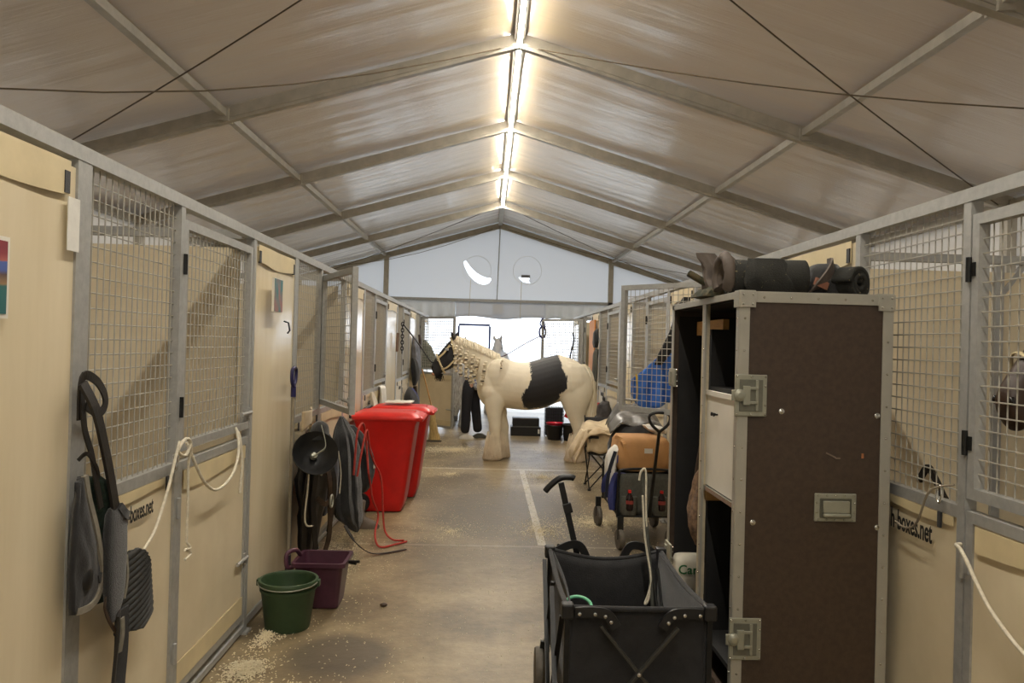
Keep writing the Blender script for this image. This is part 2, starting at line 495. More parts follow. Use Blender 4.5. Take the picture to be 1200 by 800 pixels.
ceil = struct('ceiling')
PUR = 2.86
for i in range(len(RAFT) - 1):
    ya, yb = RAFT[i] - 0.01, RAFT[i + 1] + 0.01
    for s in (-1, 1):
        for (d0, d1) in ((0.0, PUR), (PUR - 0.01, HW + 0.12)):
            def fn(u, v, s=s, d0=d0, d1=d1, ya=ya, yb=yb):
                d = d0 + (d1 - d0) * u; y = ya + (yb - ya) * v
                x = RX + s * d
                sag = 0.035 * math.sin(math.pi * v) * (0.6 + 0.4 * math.sin(math.pi * u))
                rip = 0.012 * nz(x * 0.5, y * 5.5, s * 3) + 0.008 * nz(x * 1.5, y * 9, 4)
                return (x, y, roof_z(x) + 0.10 - sag + (rip * math.sin(math.pi * v) ** 0.5 if 0 < v < 1 else 0.0))
            MB().grid(fn, 16, 40).build('roof_panel', ROOF, ceil)
for y in RAFT:
    for s in (-1, 1):
        m = MB()
        a = (RX, y, roof_z(RX)); b = (RX + s * (HW + 0.05), y, roof_z(RX + HW + 0.05))
        m.bar(a, b, 0.075, 0.14)
        m.bar((a[0], y, a[2] - 0.03), (b[0], y, b[2] - 0.03), 0.095, 0.02)
        m.build('rafter', ALU, ceil)
        m = MB(); m.bar((RX + s * (HW - 0.02), y, 0), (RX + s * (HW - 0.02), y, roof_z(RX + HW)), 0.1, 0.12); m.build('leg_post', ALU, ceil)
for i in range(len(RAFT) - 1):
    ya, yb = RAFT[i] + 0.04, RAFT[i + 1] - 0.04
    for s in (-1, 1):
        x = RX + s * PUR
        MB().bar((x, ya, roof_z(x) + 0.015), (x, yb, roof_z(x) + 0.015), 0.07, 0.07).build('purlin', ALU, ceil)
        m = MB()
        for yy in (ya + 0.015, yb - 0.015):
            m.box((x, yy, roof_z(x) - 0.0), (0.11, 0.03, 0.12))
        m.build('purlin_bracket', ALU, ceil)
        x = RX + s * HW
        MB().bar((x, ya, roof_z(x)), (x, yb, roof_z(x)), 0.09, 0.09).build('eave_beam', ALU, ceil)
    MB().bar((RX, ya, RZ + 0.05), (RX, yb, RZ + 0.05), 0.10, 0.10).build('ridge_beam', ALU, ceil)
# bracing cables
for (a, b) in ((4.7, 7.72), (16.7, 19.7)):
    for s in (-1, 1):
        xe = RX + s * (HW - 0.1)
        for (ya, yb) in ((a, b), (b, a)):
            p = [Vector((RX + s * 0.12, ya, RZ - 0.06)), Vector((xe, yb, roof_z(xe) - 0.05))]
            pts = []
            for k in range(9):
                t = k / 8; q = p[0].lerp(p[1], t); q.z -= (0.06 if ya < yb else 0.30 if s < 0 else 0.14) * math.sin(math.pi * t); pts.append(q)
            MB().tube(pts, 0.0065, 6).build('bracing_cable', CABLE, ceil)

# gable at the far end, with two round vents (left one half open)
wb = struct('wall_back')
def gable(name, y, m, holes=(), low=2.77, parent=None, x0=None, x1=None):
    bm = bmesh.new()
    xa = RX - HW - .05 if x0 is None else x0; xb = RX + HW + .05 if x1 is None else x1
    out = [(xa, y, low), (xb, y, low), (xb, y, roof_z(xb) + 0.1), (RX, y, RZ + 0.1), (xa, y, roof_z(xa) + 0.1)]
    if xa > RX - 1: out = [(xa, y, low), (xb, y, low), (xb, y, roof_z(xb) + 0.1), (xa, y, roof_z(xa) + 0.1)]
    elif xb < RX + 1: out = [(xa, y, low), (xb, y, low), (xb, y, roof_z(xb) + 0.1), (xa, y, roof_z(xa) + 0.1)]
    es = []
    for lp in [out] + [list(h) for h in holes]:
        vs = [bm.verts.new(p) for p in lp]
        es += [bm.edges.new((vs[i], vs[(i + 1) % len(vs)])) for i in range(len(vs))]
    bmesh.ops.triangle_fill(bm, use_beauty=True, use_dissolve=False, edges=es)
    me = bpy.data.meshes.new(name); bm.to_mesh(me); bm.free(); me.materials.append(m)
    return place(name, me, parent)
vc = (-0.30, 3.50)
def crescent(y):
    # upper edge and lower edge of the half-open vent
    up = [(-0.62, 3.79), (-0.55, 3.70), (-0.45, 3.58), (-0.30, 3.46), (-0.12, 3.38), (0.02, 3.36)]
    lo = [(0.03, 3.31), (-0.05, 3.22), (-0.2, 3.2), (-0.36, 3.27), (-0.52, 3.42), (-0.63, 3.62), (-0.67, 3.74)]
    return [(a, y, b) for a, b in [(p.x, p.y) for p in spline([(q[0], q[1], 0) for q in up], 3)] + [(p.x, p.y) for p in spline([(q[0], q[1], 0) for q in lo], 3)]]
hole2 = [(0.72, Y1, 3.40), (1.0, Y1, 3.40), (0.98, Y1, 3.32), (1.02, Y1, 3.26), (0.84, Y1, 3.29)]
gable('gable_panel', Y1, GABLE, [crescent(Y1)[::-1], hole2[::-1]], 2.77, wb, None, RX)if False else gable('gable_panel', Y1, GABLE, [crescent(Y1), hole2], 2.77, wb)
# vent flap cloths
def flap(cx, cz, r, zlo, tilt):
    def fn(u, v):
        a = math.pi * (u * 2 - 1); rr = r * v
        x = cx + rr * math.sin(a); z = cz + rr * math.cos(a)
        return (x, Y1 - 0.03 - 0.05 * (1 - v) - 0.02 * math.sin(5 * a) * v, z)
    return MB().grid(fn, 28, 5)
for cx, cz in ((-0.33, 3.55), (0.94, 3.58)):
    MB().tube([(cx + 0.36 * math.cos(a), Y1 - 0.012, cz + 0.36 * math.sin(a)) for a in np.linspace(0, 2 * math.pi, 40, False)], 0.006, 6, True).build('vent_seam', PELMET, wb)
MB().box((0.90, Y1 - 0.03, 3.43), (0.22, 0.04, 0.07)).build('vent_flap_shade', mat('vent_shade_grey', (128, 126, 124), .7), wb)  # dark grey box stands in for the shade inside the right vent flap
for x, z in ((-0.48, 3.30), (0.80, 3.28)):
    MB().tube([(x, Y1 - 0.06, z), (x - 0.02, Y1 - 0.06, 2.3)], 0.008, 6).build('pull_cord', WROPE, wb)
for s in (-1, 1):
    x = RX + s * 2.82
    MB().bar((x, Y1 - 0.06, 0), (x, Y1 - 0.06, roof_z(x)), 0.12, 0.1).build('gable_post', ALU, wb)
MB().tube([(RX + 0.0, Y1 - 0.05, RZ), (RX - 0.04, Y1 - 0.05, 2.8)], 0.014, 8).build('centre_pole', GALV, wb)
MB().bar((-2.6, Y1 - 0.08, 2.79), (3.1, Y1 - 0.08, 2.79), 0.06, 0.07).build('header_beam', GALV, wb)
MB().box((0.22, Y1 - 0.12, 2.58), (0.26, 0.02, 0.25)).build('pelmet_pocket', GABLE, wb)
def pelmet(xa, xb, zl, amp, m, fr):
    return MB().grid(lambda u, v: (xa + (xb - xa) * u, Y1 - 0.03 - amp * math.sin(u * fr) * (0.3 + v), 2.77 - (2.77 - zl - 0.03 * math.sin(u * 9)) * v), 60, 4).build('pelmet', m, wb, solid=0.004)
pelmet(-2.55, -0.85, 2.32, 0.03, PELMET, 40)
pelmet(-0.85, 1.42, 2.36, 0.012, GABLE, 9)
pelmet(1.42, 3.05, 2.36, 0.03, PELMET, 40)
for xa, xb in ((RX - HW, RX - 2.8), (RX + 2.8, RX + HW)):
    MB().grid(lambda u, v: (xa + (xb - xa) * u, Y1 + 0.01 * math.sin(u * 30), 2.8 * v), 24, 2).build('end_curtain', SIDE, wb)
# near gable (behind the camera) and the two long sides
wf = struct('wall_front')
gable('gable_panel', Y0, SIDE, [], 0.0, wf)
for nm, s in (('wall_left', -1), ('wall_right', 1)):
    w = struct(nm)
    for i in range(len(RAFT) - 1):
        ya, yb = RAFT[i], RAFT[i + 1]
        MB().grid(lambda u, v: (RX + s * (HW + 0.03 + 0.015 * nz(u * 6, v * 2, i)), ya + (yb - ya) * u, (roof_z(RX + HW) + 0.13) * v), 14, 4).build('side_panel', SIDE, w)

lt = thing('light_strip', 'long white glowing light tube running under the tent ridge', 'light', (RX + 0.0, 0, RZ - 0.04))
for i in range(len(RAFT) - 2):
    MB().box((0, (RAFT[i] + RAFT[i + 1]) / 2 + 0.01, 0), (0.046, RAFT[i + 1] - RAFT[i] - 0.02, 0.028)).build('housing', ALU, lt)
    MB().box((0, (RAFT[i] + RAFT[i + 1]) / 2 + 0.01, -0.018), (0.044, RAFT[i + 1] - RAFT[i] - 0.02, 0.008)).build('tube', TUBE, lt)
    m = MB()
    for yy in (RAFT[i] + 0.4, RAFT[i + 1] - 0.4): m.box((0, yy, 0.03), (0.05, 0.05, 0.03))
    m.build('clip', GALV, lt)

# ------------------------------------------------------------------ stall fronts
XL, XR = -1.37, 1.77
TOP = 2.30
_cache = {}
def cached(key, fn, mats):
    if key not in _cache:
        _cache[key] = fn().mesh(key.split('|')[0], mats)
    return _cache[key]
def wires(w, z0, z1, cx=0.046, cz=0.053, r=0.0028):
    m = MB()
    n = max(2, round(w / cx)); k = max(2, round((z1 - z0) / cz))
    for i in range(1, n):
        y = w * i / n; m.tube([(0.003, y, z0), (0.003, y, z1)], r, 5, caps=False)
    for j in range(1, k):
        z = z0 + (z1 - z0) * j / k; m.tube([(-0.003, 0, z), (-0.003, w, z)], r, 5, caps=False)
    return m
def wires_m(w, z0, z1, r=0.0028):
    return cached('wire_mesh|%.3f|%.2f|%.2f|%.4f' % (w, z0, z1, r), lambda: wires(w, z0, z1, r=r), WIRE)
def canvas(w, z0, z1, seed, th=0.012, amp=0.012):
    m = MB()
    nu, nv = 14, 14
    def f(o):
        def fn(u, v):
            b = math.sin(math.pi * u) * math.sin(math.pi * v)
            return (o + b * amp * (0.6 + 1.2 * nz(u * 2.3 + seed, v * 2.1, seed)), w * u, z0 + (z1 - z0) * v)
        return fn
    m.grid(f(th / 2), nu, nv); m.grid(f(-th / 2), nu, nv)
    for (ya, yb, za, zb) in ((0, w, z0, z0), (0, w, z1, z1), (0, 0, z0, z1), (w, w, z0, z1)):
        m.add([(-th / 2, ya, za), (th / 2, ya, za), (th / 2, yb, zb), (-th / 2, yb, zb)], [(0, 1, 2, 3)])
    return m
def door_frame(w, z0, z1, t=0.04):
    m = MB(); h = t / 2
    m.box((0, w / 2, z1 - h), (t, w, t)); m.box((0, w / 2, z0 + h), (t, w, t))
    m.box((0, h, (z0 + z1) / 2), (t, t, z1 - z0 - 2 * t)); m.box((0, w - h, (z0 + z1) / 2), (t, t, z1 - z0 - 2 * t))
    return m
LETTER = None
def stall_front(side, y0, label, segs, seed, upper_open=None, lower_open=None, letters=True, grp='stall fronts along the aisle'):
    """segs: [('mesh', w), ('door', w, hinge_at_start), ('solid', w)] along +Y.  local +X faces the aisle"""
    global LETTER
    s = 1 if side == 'L' else -1
    X = XL if side == 'L' else XR
    root = thing('stall_front', label, 'stall front', (X, y0, 0), 0, grp)
    total = sum(g[1] for g in segs)
    MB().box((0, total / 2, TOP - 0.025), (0.05, total, 0.05)).build('top_rail', GALV, root)
    y = 0.0
    def post(yy):
        m = MB(); m.box((0, yy, 1.125), (0.045, 0.045, 2.25)); m.box((0, yy, 0.006), (0.09, 0.09, 0.012))
        m.build('post', GALV, root)
    post(0.0225)
    for g in segs:
        w = g[1]
        post(y + w - 0.0225)
        a = y + 0.045; iw = w - 0.09 if y == 0 else w - 0.045
        if y > 0: a = y; iw = w - 0.045
        if g[0] == 'mesh':
            place('wire_mesh', wires_m(round(iw, 3), 1.13, 2.25), root, (0, a, 0))['kind'] = 'stuff'
            MB().box((0, a + iw / 2, 1.11), (0.042, iw, 0.045)).build('middle_rail', GALV, root)
            MB().box((0, a + iw / 2, 0.05), (0.042, iw, 0.045)).build('bottom_rail', GALV, root)
            canvas(iw, 0.075, 1.09, seed).build('kick_panel', CREAM, root, (s * 0.006, a, 0))
            MB().grid(lambda u, v: (0.0, iw * (0.03 + 0.94 * u), 1.05 + 0.035 * v + 0.006 * math.sin(u * 7 + seed) * (1 - v)), 16, 2, False).build('panel_hem', HEM, root, (s * 0.021, a, 0), solid=0.004)
            for q in (0.12, 0.88): MB().box((s * 0.03, a + iw * q, 1.06), (0.008, 0.02, 0.06)).build('tie_strap', BLACK, root)
            if letters:
                if LETTER is None: LETTER = text_mesh('h-boxes.net', 0.092, INK, 0.0006, 0.56, 0.0016)
                if s > 0:
                    place('lettering', LETTER, root, (0.030, a + 0.295, 0.968), (R(90), 0, R(90)))
                else:
                    place('lettering', cached('lettering|R', lambda: None, None) if 'lettering|R' in _cache else _cache.setdefault('lettering|R', text_mesh('h-boxes.net', 0.116, INK, 0.0006, 0.56, 0.002)), root, (-0.030, a + 0.455, 0.955), (R(90), 0, R(-90)))
        elif g[0] == 'solid':
            m = canvas(iw, 0.08, 2.22, seed + 3, 0.02, 0.006); m.build('solid_panel', SOLID, root, (s * 0.004, a, 0))
            MB().grid(lambda u, v: (0.004 * math.sin(u * 8), iw * (0.05 + 0.9 * u), 2.12 + 0.11 * v + 0.01 * math.sin(u * 6 + seed) * (1 - v)), 16, 2, False).build('panel_hem', HEM, root, (s * 0.022, a, 0), solid=0.003)
            MB().box((0, a + iw / 2, 0.055), (0.042, iw, 0.045)).build('bottom_rail', GALV, root)
            for q in (0.07, 0.93): MB().box((s * 0.024, a + iw * q, 2.16), (0.012, 0.03, 0.07)).build('tie_strap', BLACK, root)
        elif g[0] == 'door':
            hs = g[2]                              # hinge at the start (near) edge?
            hy = a if hs else a + iw
            dr = 1 if hs else -1
            MB().box((0, a + iw / 2, 0.03), (0.042, iw, 0.03)).build('sill_rail', GALV, root)
            for nm, z0, z1, ang in (('upper_door', 1.17, 2.2, upper_open), ('lower_door', 0.085, 1.125, lower_open)):
                dw = iw - 0.012
                rot = 0.0
                if ang is not None:
                    rot = -dr * s * R(ang)
                fr = door_frame(dw, z0, z1)
                if dr < 0: fr.v = [(p[0], -p[1], p[2]) for p in fr.v]; fr.f = [tuple(reversed(f)) for f in fr.f]
                off = s * 0.03 if ang is not None else 0.0
                d = fr.build(nm, GALV, root, (off, hy + dr * 0.006, 0), (0, 0, rot))
                yo = 0.04 if dr > 0 else -dw + 0.04
                if nm == 'upper_door':
                    w2 = place('wire_mesh', wires_m(round(dw - 0.08, 3), z0 + 0.04, z1 - 0.04, 0.0056 if y0 > 13 else 0.0028), d, (0, yo, 0)); w2['kind'] = 'stuff'
                else:
                    canvas(dw - 0.08, z0 + 0.04, z1 - 0.04, seed + 7).build('door_panel', CREAM, d, (s * 0.006, yo, 0))
                    MB().grid(lambda u, v: (0, (dw - 0.08) * (0.02 + 0.96 * u), 1.0 + 0.08 * v + 0.012 * math.sin(u * 5 + seed * 2) * (1 - v)), 16, 2, False).build('panel_hem', HEM, d, (s * 0.021, yo, 0), solid=0.004)
                    MB().grid(lambda u, v: (0, (dw - 0.08) * u, z0 + 0.04 + 0.10 * v), 10, 2, False).build('panel_skirt', HEM, d, (s * 0.020, yo, 0), solid=0.003)
                for zz in (z0 + 0.2, z1 - 0.2):
                    hm = MB()
                    hm.tube([(s * 0.026, -dr * 0.008, zz - 0.045), (s * 0.026, -dr * 0.008, zz + 0.045)], 0.011, 8)
                    hm.box((s * 0.022, dr * 0.01, zz), (0.006, 0.03, 0.05))
                    hm.build('hinge', BLACKM if nm == 'upper_door' else GALV, d)
                lm = MB(); zz = z0 + 0.09 if nm == 'upper_door' else z0 + 0.35
                lm.tube([(s * 0.028, dr * (dw - 0.16), zz), (s * 0.028, dr * (dw + 0.015), zz)], 0.010, 8)
                lm.box((s * 0.022, dr * (dw - 0.02), zz), (0.012, 0.03, 0.06))
                lm.build('bolt', GALV, d)
        y += w
    return root

LW = (0.87, 1.06, 1.05)
def Lsegs(tot): 
    return [('mesh', 0.86), ('door', 1.06, True), ('solid', tot - 1.92)]
def Rsegs(tot):
    return [('door', 1.07, False), ('mesh', 0.85), ('solid', tot - 1.92)]
lY = [-0.42, 2.63, 5.51, 8.52, 11.6, 14.6, 17.6]
rY = [-1.1, 1.77, 4.70, 7.58, 10.38, 13.22, 16.1]
labL = ['cream stall front nearest the camera, left of the shot, with the red poster',
        'stall front hung with the green pad and white ropes, left side near camera',
        'stall front with its mesh upper door swung open, behind the red bins',
        'third closed cream stall front past the red bins on the left',
        'stall front with blue rucksack and black chain, beside the horse\'s head',
        'last stall front on the left, its full door standing open behind the horse\'s head']
labR = ['cream stall front behind the camera, right of the aisle',
        'stall front holding the dark bay horse behind mesh, at the right edge',
        'stall front behind the tall black case with open mesh door and blue rug',
        'stall front on the right behind the camping chair',
        'stall front with the grey rucksack and orange board, behind the horse\'s rump',
        'last stall front on the right with open mesh door beside the bright exit']
for i in range(6):
    stall_front('L', lY[i], labL[i], Lsegs(lY[i + 1] - lY[i]), 1.3 * i + 0.4, 0 if False else (156 if i == 2 else 135 if i == 5 else None), 135 if i == 5 else None, letters=True)
for i in range(1, 6):
    stall_front('R', rY[i], labR[i], Rsegs(rY[i + 1] - rY[i]), 2.1 * i + 0.9, 139 if i == 2 else 132 if i == 5 else None, None, letters=True)

def partition(side, y, label):
    s = -1 if side == 'L' else 1
    xa = (XL if side == 'L' else XR) + s * 0.04; xb = RX + s * (HW - 0.25)
    xm = xa + s * 1.27
    r = thing('stall_partition', label, 'partition', (0, y, 0), 0, 'stall partitions')
    MB().bar((xa, 0, TOP - 0.025), (xb, 0, TOP - 0.025), 0.05, 0.05).build('top_rail', GALV, r)
    for x in (xm, xb):
        m = MB(); m.box((x, 0, TOP / 2 - .03), (0.05, 0.05, TOP - .06))
        if x == xm:
            m.bar((x - 0.16, 0, TOP - 0.05), (x, 0, TOP - 0.26), 0.03, 0.03); m.bar((x + 0.16, 0, TOP - 0.05), (x, 0, TOP - 0.26), 0.03, 0.03)
        m.build('post', GALV, r)
    for a, b in ((xa, xm), (xm, xb)):
        w = abs(b - a) - 0.06; c = canvas(w, 0.06, 2.2, y + a, 0.016, 0.01)
        c.build('partition_panel', CREAM, r, (min(a, b) + 0.03 , 0, 0), (0, 0, R(-90)))
    return r
for i, y in enumerate((1.9, 4.6, 7.55, 10.55, 13.6, 16.6)):
    if i: partition('L', y - 0.06, 'cream partition wall %s, seen through the mesh on the left' % ('behind camera', 'beyond the first mesh stall', 'past the open mesh door', 'of the third stall', 'of the fourth stall', 'of the last stall')[i])
for i, y in enumerate((1.72, 4.65, 7.53, 10.33, 13.17, 16.05)):
    if i: partition('R', y, 'cream partition wall %s, seen through the mesh on the right' % ('beside the bay horse nearest camera', 'behind the bay horse', 'past the open door with blue rug', 'beyond the camping chair', 'beyond the grey rucksack', 'of the last stall')[i])

# ------------------------------------------------------------------ horses
def poly_sd(P, poly):
    """signed distance (positive inside) of points P (n,2) to a polygon"""
    poly = np.array(poly, float); n = len(poly)
    d = np.full(len(P), 1e9); ins = np.zeros(len(P), bool)
    for i in range(n):
        a = poly[i]; b = poly[(i + 1) % n]; e = b - a
        w = P - a; t = np.clip((w @ e) / (e @ e), 0, 1)
        d = np.minimum(d, np.linalg.norm(w - t[:, None] * e, axis=1))
        c1 = (a[1] > P[:, 1]) != (b[1] > P[:, 1])
        with np.errstate(divide='ignore', invalid='ignore'):
            xi = a[0] + (P[:, 1] - a[1]) * e[0] / e[1]
        ins ^= c1 & (P[:, 0] < xi)
    return np.where(ins, d, -d)

OX = 0.70     # horse local origin in the side view
def horse_body():
    mb = MB(); N = 28
    def ring(c, ax, h, w, p=2.0):
        """ring in the plane spanned by ax (in xz) and y"""
        out = []
        for k in range(N):
            t = 2 * math.pi * k / N; cs, sn = math.cos(t), math.sin(t); e = 2.0 / p
            a = h * math.copysign(abs(cs) ** e, cs); b = w * math.copysign(abs(sn) ** e, sn)
            out.append(Vector((c[0] - OX + ax[0] * a, b, c[1] + ax[1] * a)))
        return out
    def smooth_st(st, k=4):
        a = spline([(s[0], s[1], 0) for s in st], k); b = spline([(s[2], s[3], 0) for s in st], k)
        return [(p.x, p.y, max(q.x, .004), max(q.y, .004)) for p, q in zip(a, b)]
    torso = [(-0.15, 1.08, 0.05, 0.05), (-0.12, 1.08, 0.17, 0.15), (-0.03, 1.09, 0.30, 0.235), (0.12, 1.13, 0.375, 0.275), (0.25, 1.122, 0.37, 0.295), (0.42, 1.088, 0.35, 0.325),
             (0.62, 1.087, 0.358, 0.36), (0.85, 1.14, 0.375, 0.36), (1.05, 1.205, 0.352, 0.34), (1.26, 1.20, 0.302, 0.315), (1.40, 1.17, 0.25, 0.27), (1.50, 1.14, 0.175, 0.19), (1.56, 1.12, 0.07, 0.08)]
    mb.rings([ring((s[0], s[1]), (0, 1), s[2], s[3], 2.1) for s in smooth_st(torso)])
    def pairs(ps, k=4):
        """ps: (top xz, under xz, w)"""
        T = spline([(p[0][0], p[0][1], p[2]) for p in ps], k); U = spline([(p[1][0], p[1][1], 0) for p in ps], k)
        rg = []
        for t, u in zip(T, U):
            c = ((t.x + u.x) / 2, (t.y + u.y) / 2); ax = Vector((t.x - u.x, t.y - u.y)); h = ax.length / 2; ax.normalize()
            rg.append(ring(c, ax, h, t.z, 2.15))
        return rg
    mb.rings(pairs([((.34, 1.42), (.04, .86), .23), ((.22, 1.50), (-.10, .97), .20), ((.08, 1.565), (-.155, 1.13), .155), ((-.06, 1.64), (-.21, 1.235), .125), ((-.19, 1.70), (-.275, 1.315), .105),
                    ((-.31, 1.745), (-.345, 1.38), .095), ((-.42, 1.78), (-.42, 1.43), .09), ((-.49, 1.775), (-.45, 1.48), .07)]))
    mb.rings(pairs([((-.47, 1.775), (-.41, 1.50), .06), ((-.525, 1.76), (-.425, 1.41), .088), ((-.595, 1.70), (-.465, 1.35), .105), ((-.655, 1.625), (-.53, 1.315), .10), ((-.72, 1.54), (-.615, 1.28), .08),
                    ((-.775, 1.46), (-.685, 1.235), .066), ((-.815, 1.395), (-.735, 1.20), .066), ((-.832, 1.34), (-.772, 1.195), .06), ((-.828, 1.30), (-.79, 1.22), .035)]))
    for s in (-1, 1):           # ears
        b = Vector((-.495 - OX, s * .062, 1.745)); t = Vector(((-.55 if s < 0 else -.455) - OX, s * .085, 1.865))
        m = b.lerp(t, .5) + Vector((0, s * .008, 0))
        mb.tube([b, b.lerp(m, .5), m, m.lerp(t, .6), t], [.032, .036, .033, .022, .007], 10)
        mb.ball((-.60 - OX, s * .088, 1.585), (.035, .022, .03))       # brow over the eye
        mb.ball((-.505 - OX, s * .07, 1.43), (.085, .04, .085))       # cheek
        mb.ball((.06 - OX, s * .16, 1.0), (.16, .12, .15))            # shoulder point
        mb.ball((.17 - OX, s * .17, 1.22), (.19, .13, .27))           # shoulder blade
        mb.ball((1.22 - OX, s * .17, 1.18), (.30, .175, .30))         # quarters
    front = [(1.05, .12, .17, .10), (.88, .115, .155, .11), (.76, .115, .135, .10), (.64, .12, .108, .088), (.54, .13, .092, .08), (.47, .13, .09, .08), (.40, .135, .078, .068), (.30, .145, .072, .062), (.22, .145, .082, .074),
             (.14, .13, .098, .09), (.07, .105, .125, .112), (.03, .10, .135, .118), (0.0, .10, .135, .118)]
    hind = [(1.25, 1.27, .25, .13), (1.05, 1.29, .26, .15), (.90, 1.30, .225, .14), (.77, 1.305, .17, .12), (.66, 1.315, .13, .095), (.57, 1.34, .108, .078), (.50, 1.355, .098, .07), (.42, 1.36, .078, .06), (.31, 1.35, .072, .06), (.22, 1.345, .083, .075),
            (.14, 1.335, .105, .09), (.07, 1.31, .135, .115), (.03, 1.305, .145, .12), (0, 1.305, .145, .12)]
    for leg, sy, dx in ((front, -.165, 0.0), (front, .165, .13), (hind, -.175, 0.0), (hind, .175, .09)):
        a = spline([(s[1], s[0], 0) for s in leg], 3); b = spline([(s[2], s[3], 0) for s in leg], 3)
        rg = []
        for p, q in zip(a, b):
            f = max(0, min(1, (0.95 - p.y) / 0.5)); rg.append(ell((p.x - OX + dx * f, sy * (1 - 0.12 * f), max(p.y, 0)), q.x, q.y, 20))
        mb.rings(rg)
    me = mb.mesh('horse_raw', CREAM)
    o = bpy.data.objects.new('horse_raw', me); col.objects.link(o)
    r = o.modifiers.new('r', 'REMESH'); r.mode = 'VOXEL'; r.voxel_size = 0.0125
    sm = o.modifiers.new('s', 'SMOOTH'); sm.factor = 0.5; sm.iterations = 7
    dg = bpy.context.evaluated_depsgraph_get(); dg.update()
    out = bpy.data.meshes.new_from_object(o.evaluated_get(dg))
    bpy.data.objects.remove(o)
    n = len(out.vertices); co = np.zeros(n * 3, np.float32); out.vertices.foreach_get('co', co); co = co.reshape(-1, 3)
    co[:, 2] = np.maximum(co[:, 2], 0.001)
    out.vertices.foreach_set('co', co.ravel())
    P = co[:, [0, 2]] + np.array([OX, 0])
    flank = [(.615, 1.46), (.633, 1.24), (.586, 1.087), (.525, 1.009), (.50, .90), (.545, .79), (.63, .755), (.75, .775), (.886, .80), (1.0, .85), (1.055, .92), (1.06, 1.0), (1.165, 1.08), (1.15, 1.25), (1.08, 1.40), (1.03, 1.6), (.84, 1.6)]
    head = [(-.66, 1.95), (-.38, 1.95), (-.44, 1.79), (-.535, 1.70), (-.51, 1.62), (-.455, 1.58), (-.435, 1.48), (-.47, 1.38), (-.53, 1.32), (-.60, 1.20), (-.7, 1.0), (-1.2, 1.0), (-1.2, 1.95)]
    sd = np.maximum(poly_sd(P, flank), poly_sd(P, head))
    at = out.attributes.new('patch', 'FLOAT', 'POINT'); at.data.foreach_set('value', sd.astype(np.float32))
    out.polygons.foreach_set('use_smooth', [True] * len(out.polygons))
    return out

def coat_mat(name, light, dark, use_patch, sock, dirt=(150, 112, 66), rough=0.62):
    m = bpy.data.materials.new(name); t = NT(m)
    co = t.n('ShaderNodeTexCoord')
    at = t.n('ShaderNodeAttribute', attribute_name='patch')
    mp = t.n('ShaderNodeMapping', Scale=(60, 60, 12)); t.l(co, 'Object', mp, 'Vector')
    hn = t.n('ShaderNodeTexNoise', Scale=1.0, Detail=4.0); t.l(mp, 'Vector', hn, 'Vector')
    n2 = t.n('ShaderNodeTexNoise', Scale=7.0, Detail=4.0); t.l(co, 'Object', n2, 'Vector')
    # edge: signed distance + hair noise
    a = t.n('ShaderNodeMath', operation='MULTIPLY_ADD'); a.inputs[1].default_value = 0.09; t.l(hn, 'Fac', a, 0); t.l(at, 'Fac', a, 2)
    b = t.n('ShaderNodeMath', operation='MULTIPLY_ADD'); b.inputs[1].default_value = 0.05; t.l(n2, 'Fac', b, 0); t.l(a, 0, b, 2)
    r = t.n('ShaderNodeMapRange'); r.inputs['From Min'].default_value = 0.064; r.inputs['From Max'].default_value = 0.078; t.l(b, 0, r, 'Value')
    lc = t.n('ShaderNodeMixRGB', blend_type='MIX'); lc.inputs[1].default_value = lin(light); lc.inputs[2].default_value = tuple(x * 0.8 for x in lin(light)[:3]) + (1,)
    t.l(n2, 'Fac', lc, 0)
    sep = t.n('ShaderNodeSeparateXYZ'); t.l(co, 'Object', sep, 'Vector')
    dz = t.n('ShaderNodeMapRange'); dz.inputs['From Min'].default_value = sock; dz.inputs['From Max'].default_value = 0.0; t.l(sep, 'Z', dz, 'Value')
    dm = t.n('ShaderNodeMath', operation='MULTIPLY'); t.l(dz, 0, dm, 0); t.l(n2, 'Fac', dm, 1)
    dd = t.n('ShaderNodeMixRGB', blend_type='MIX'); dd.inputs[2].default_value = lin(dirt); t.l(dm, 0, dd, 0); t.l(lc, 'Color', dd, 1)
    fin = t.n('ShaderNodeMixRGB', blend_type='MIX'); fin.inputs[2].default_value = lin(dark)
    if use_patch: t.l(r, 0, fin, 0)
    else: fin.inputs[0].default_value = 0.0
    t.l(dd, 'Color', fin, 1); t.l(fin, 'Color', t.b, 'Base Color')
    t.b.inputs['Roughness'].default_value = rough
    t.b.inputs['Sheen Weight'].default_value = 0.15 if light[0] > 100 else 0.0
    bp = t.n('ShaderNodeBump', Strength=0.25, Distance=0.006); t.l(hn, 'Fac', bp, 'Height'); t.l(bp, 'Normal', t.b, 'Normal')
    return m
HORSE_ME = horse_body()
PIEB = coat_mat('piebald_coat', (242, 232, 208), (30, 30, 34), True, 0.55)
GREYC = coat_mat('dapple_grey_coat', (186, 186, 186), (30, 30, 34), False, 0.5, (120, 116, 110))
WHITEC = coat_mat('white_coat', (214, 214, 216), (30, 30, 34), False, 0.5)
BAYC = coat_mat('dark_bay_coat', (56, 38, 27), (20, 16, 14), False, 0.9, (22, 18, 16), 0.45)
CREAMH = mat('cream_hair', (242, 233, 212), 0.7, 0, 0.2, 9, 0.6, 40, stretch=(10, 10, 1), c2=(216, 202, 170))
FEATH = coat_mat('feather_coat', (240, 228, 202), (30, 30, 34), False, 0.5, (140, 104, 62))
GREYH = mat('grey_hair', (206, 204, 198), 0.7, 0, 0.2, 9, 0.6, 40, stretch=(10, 10, 1), c2=(120, 114, 104))
BLKH = mat('black_hair', (24, 20, 18), 0.6, 0, 0.2, 9, 0.6, 40, stretch=(10, 10, 1))
EYE = mat('dark_eye', (18, 12, 10), 0.08, var=0.05)

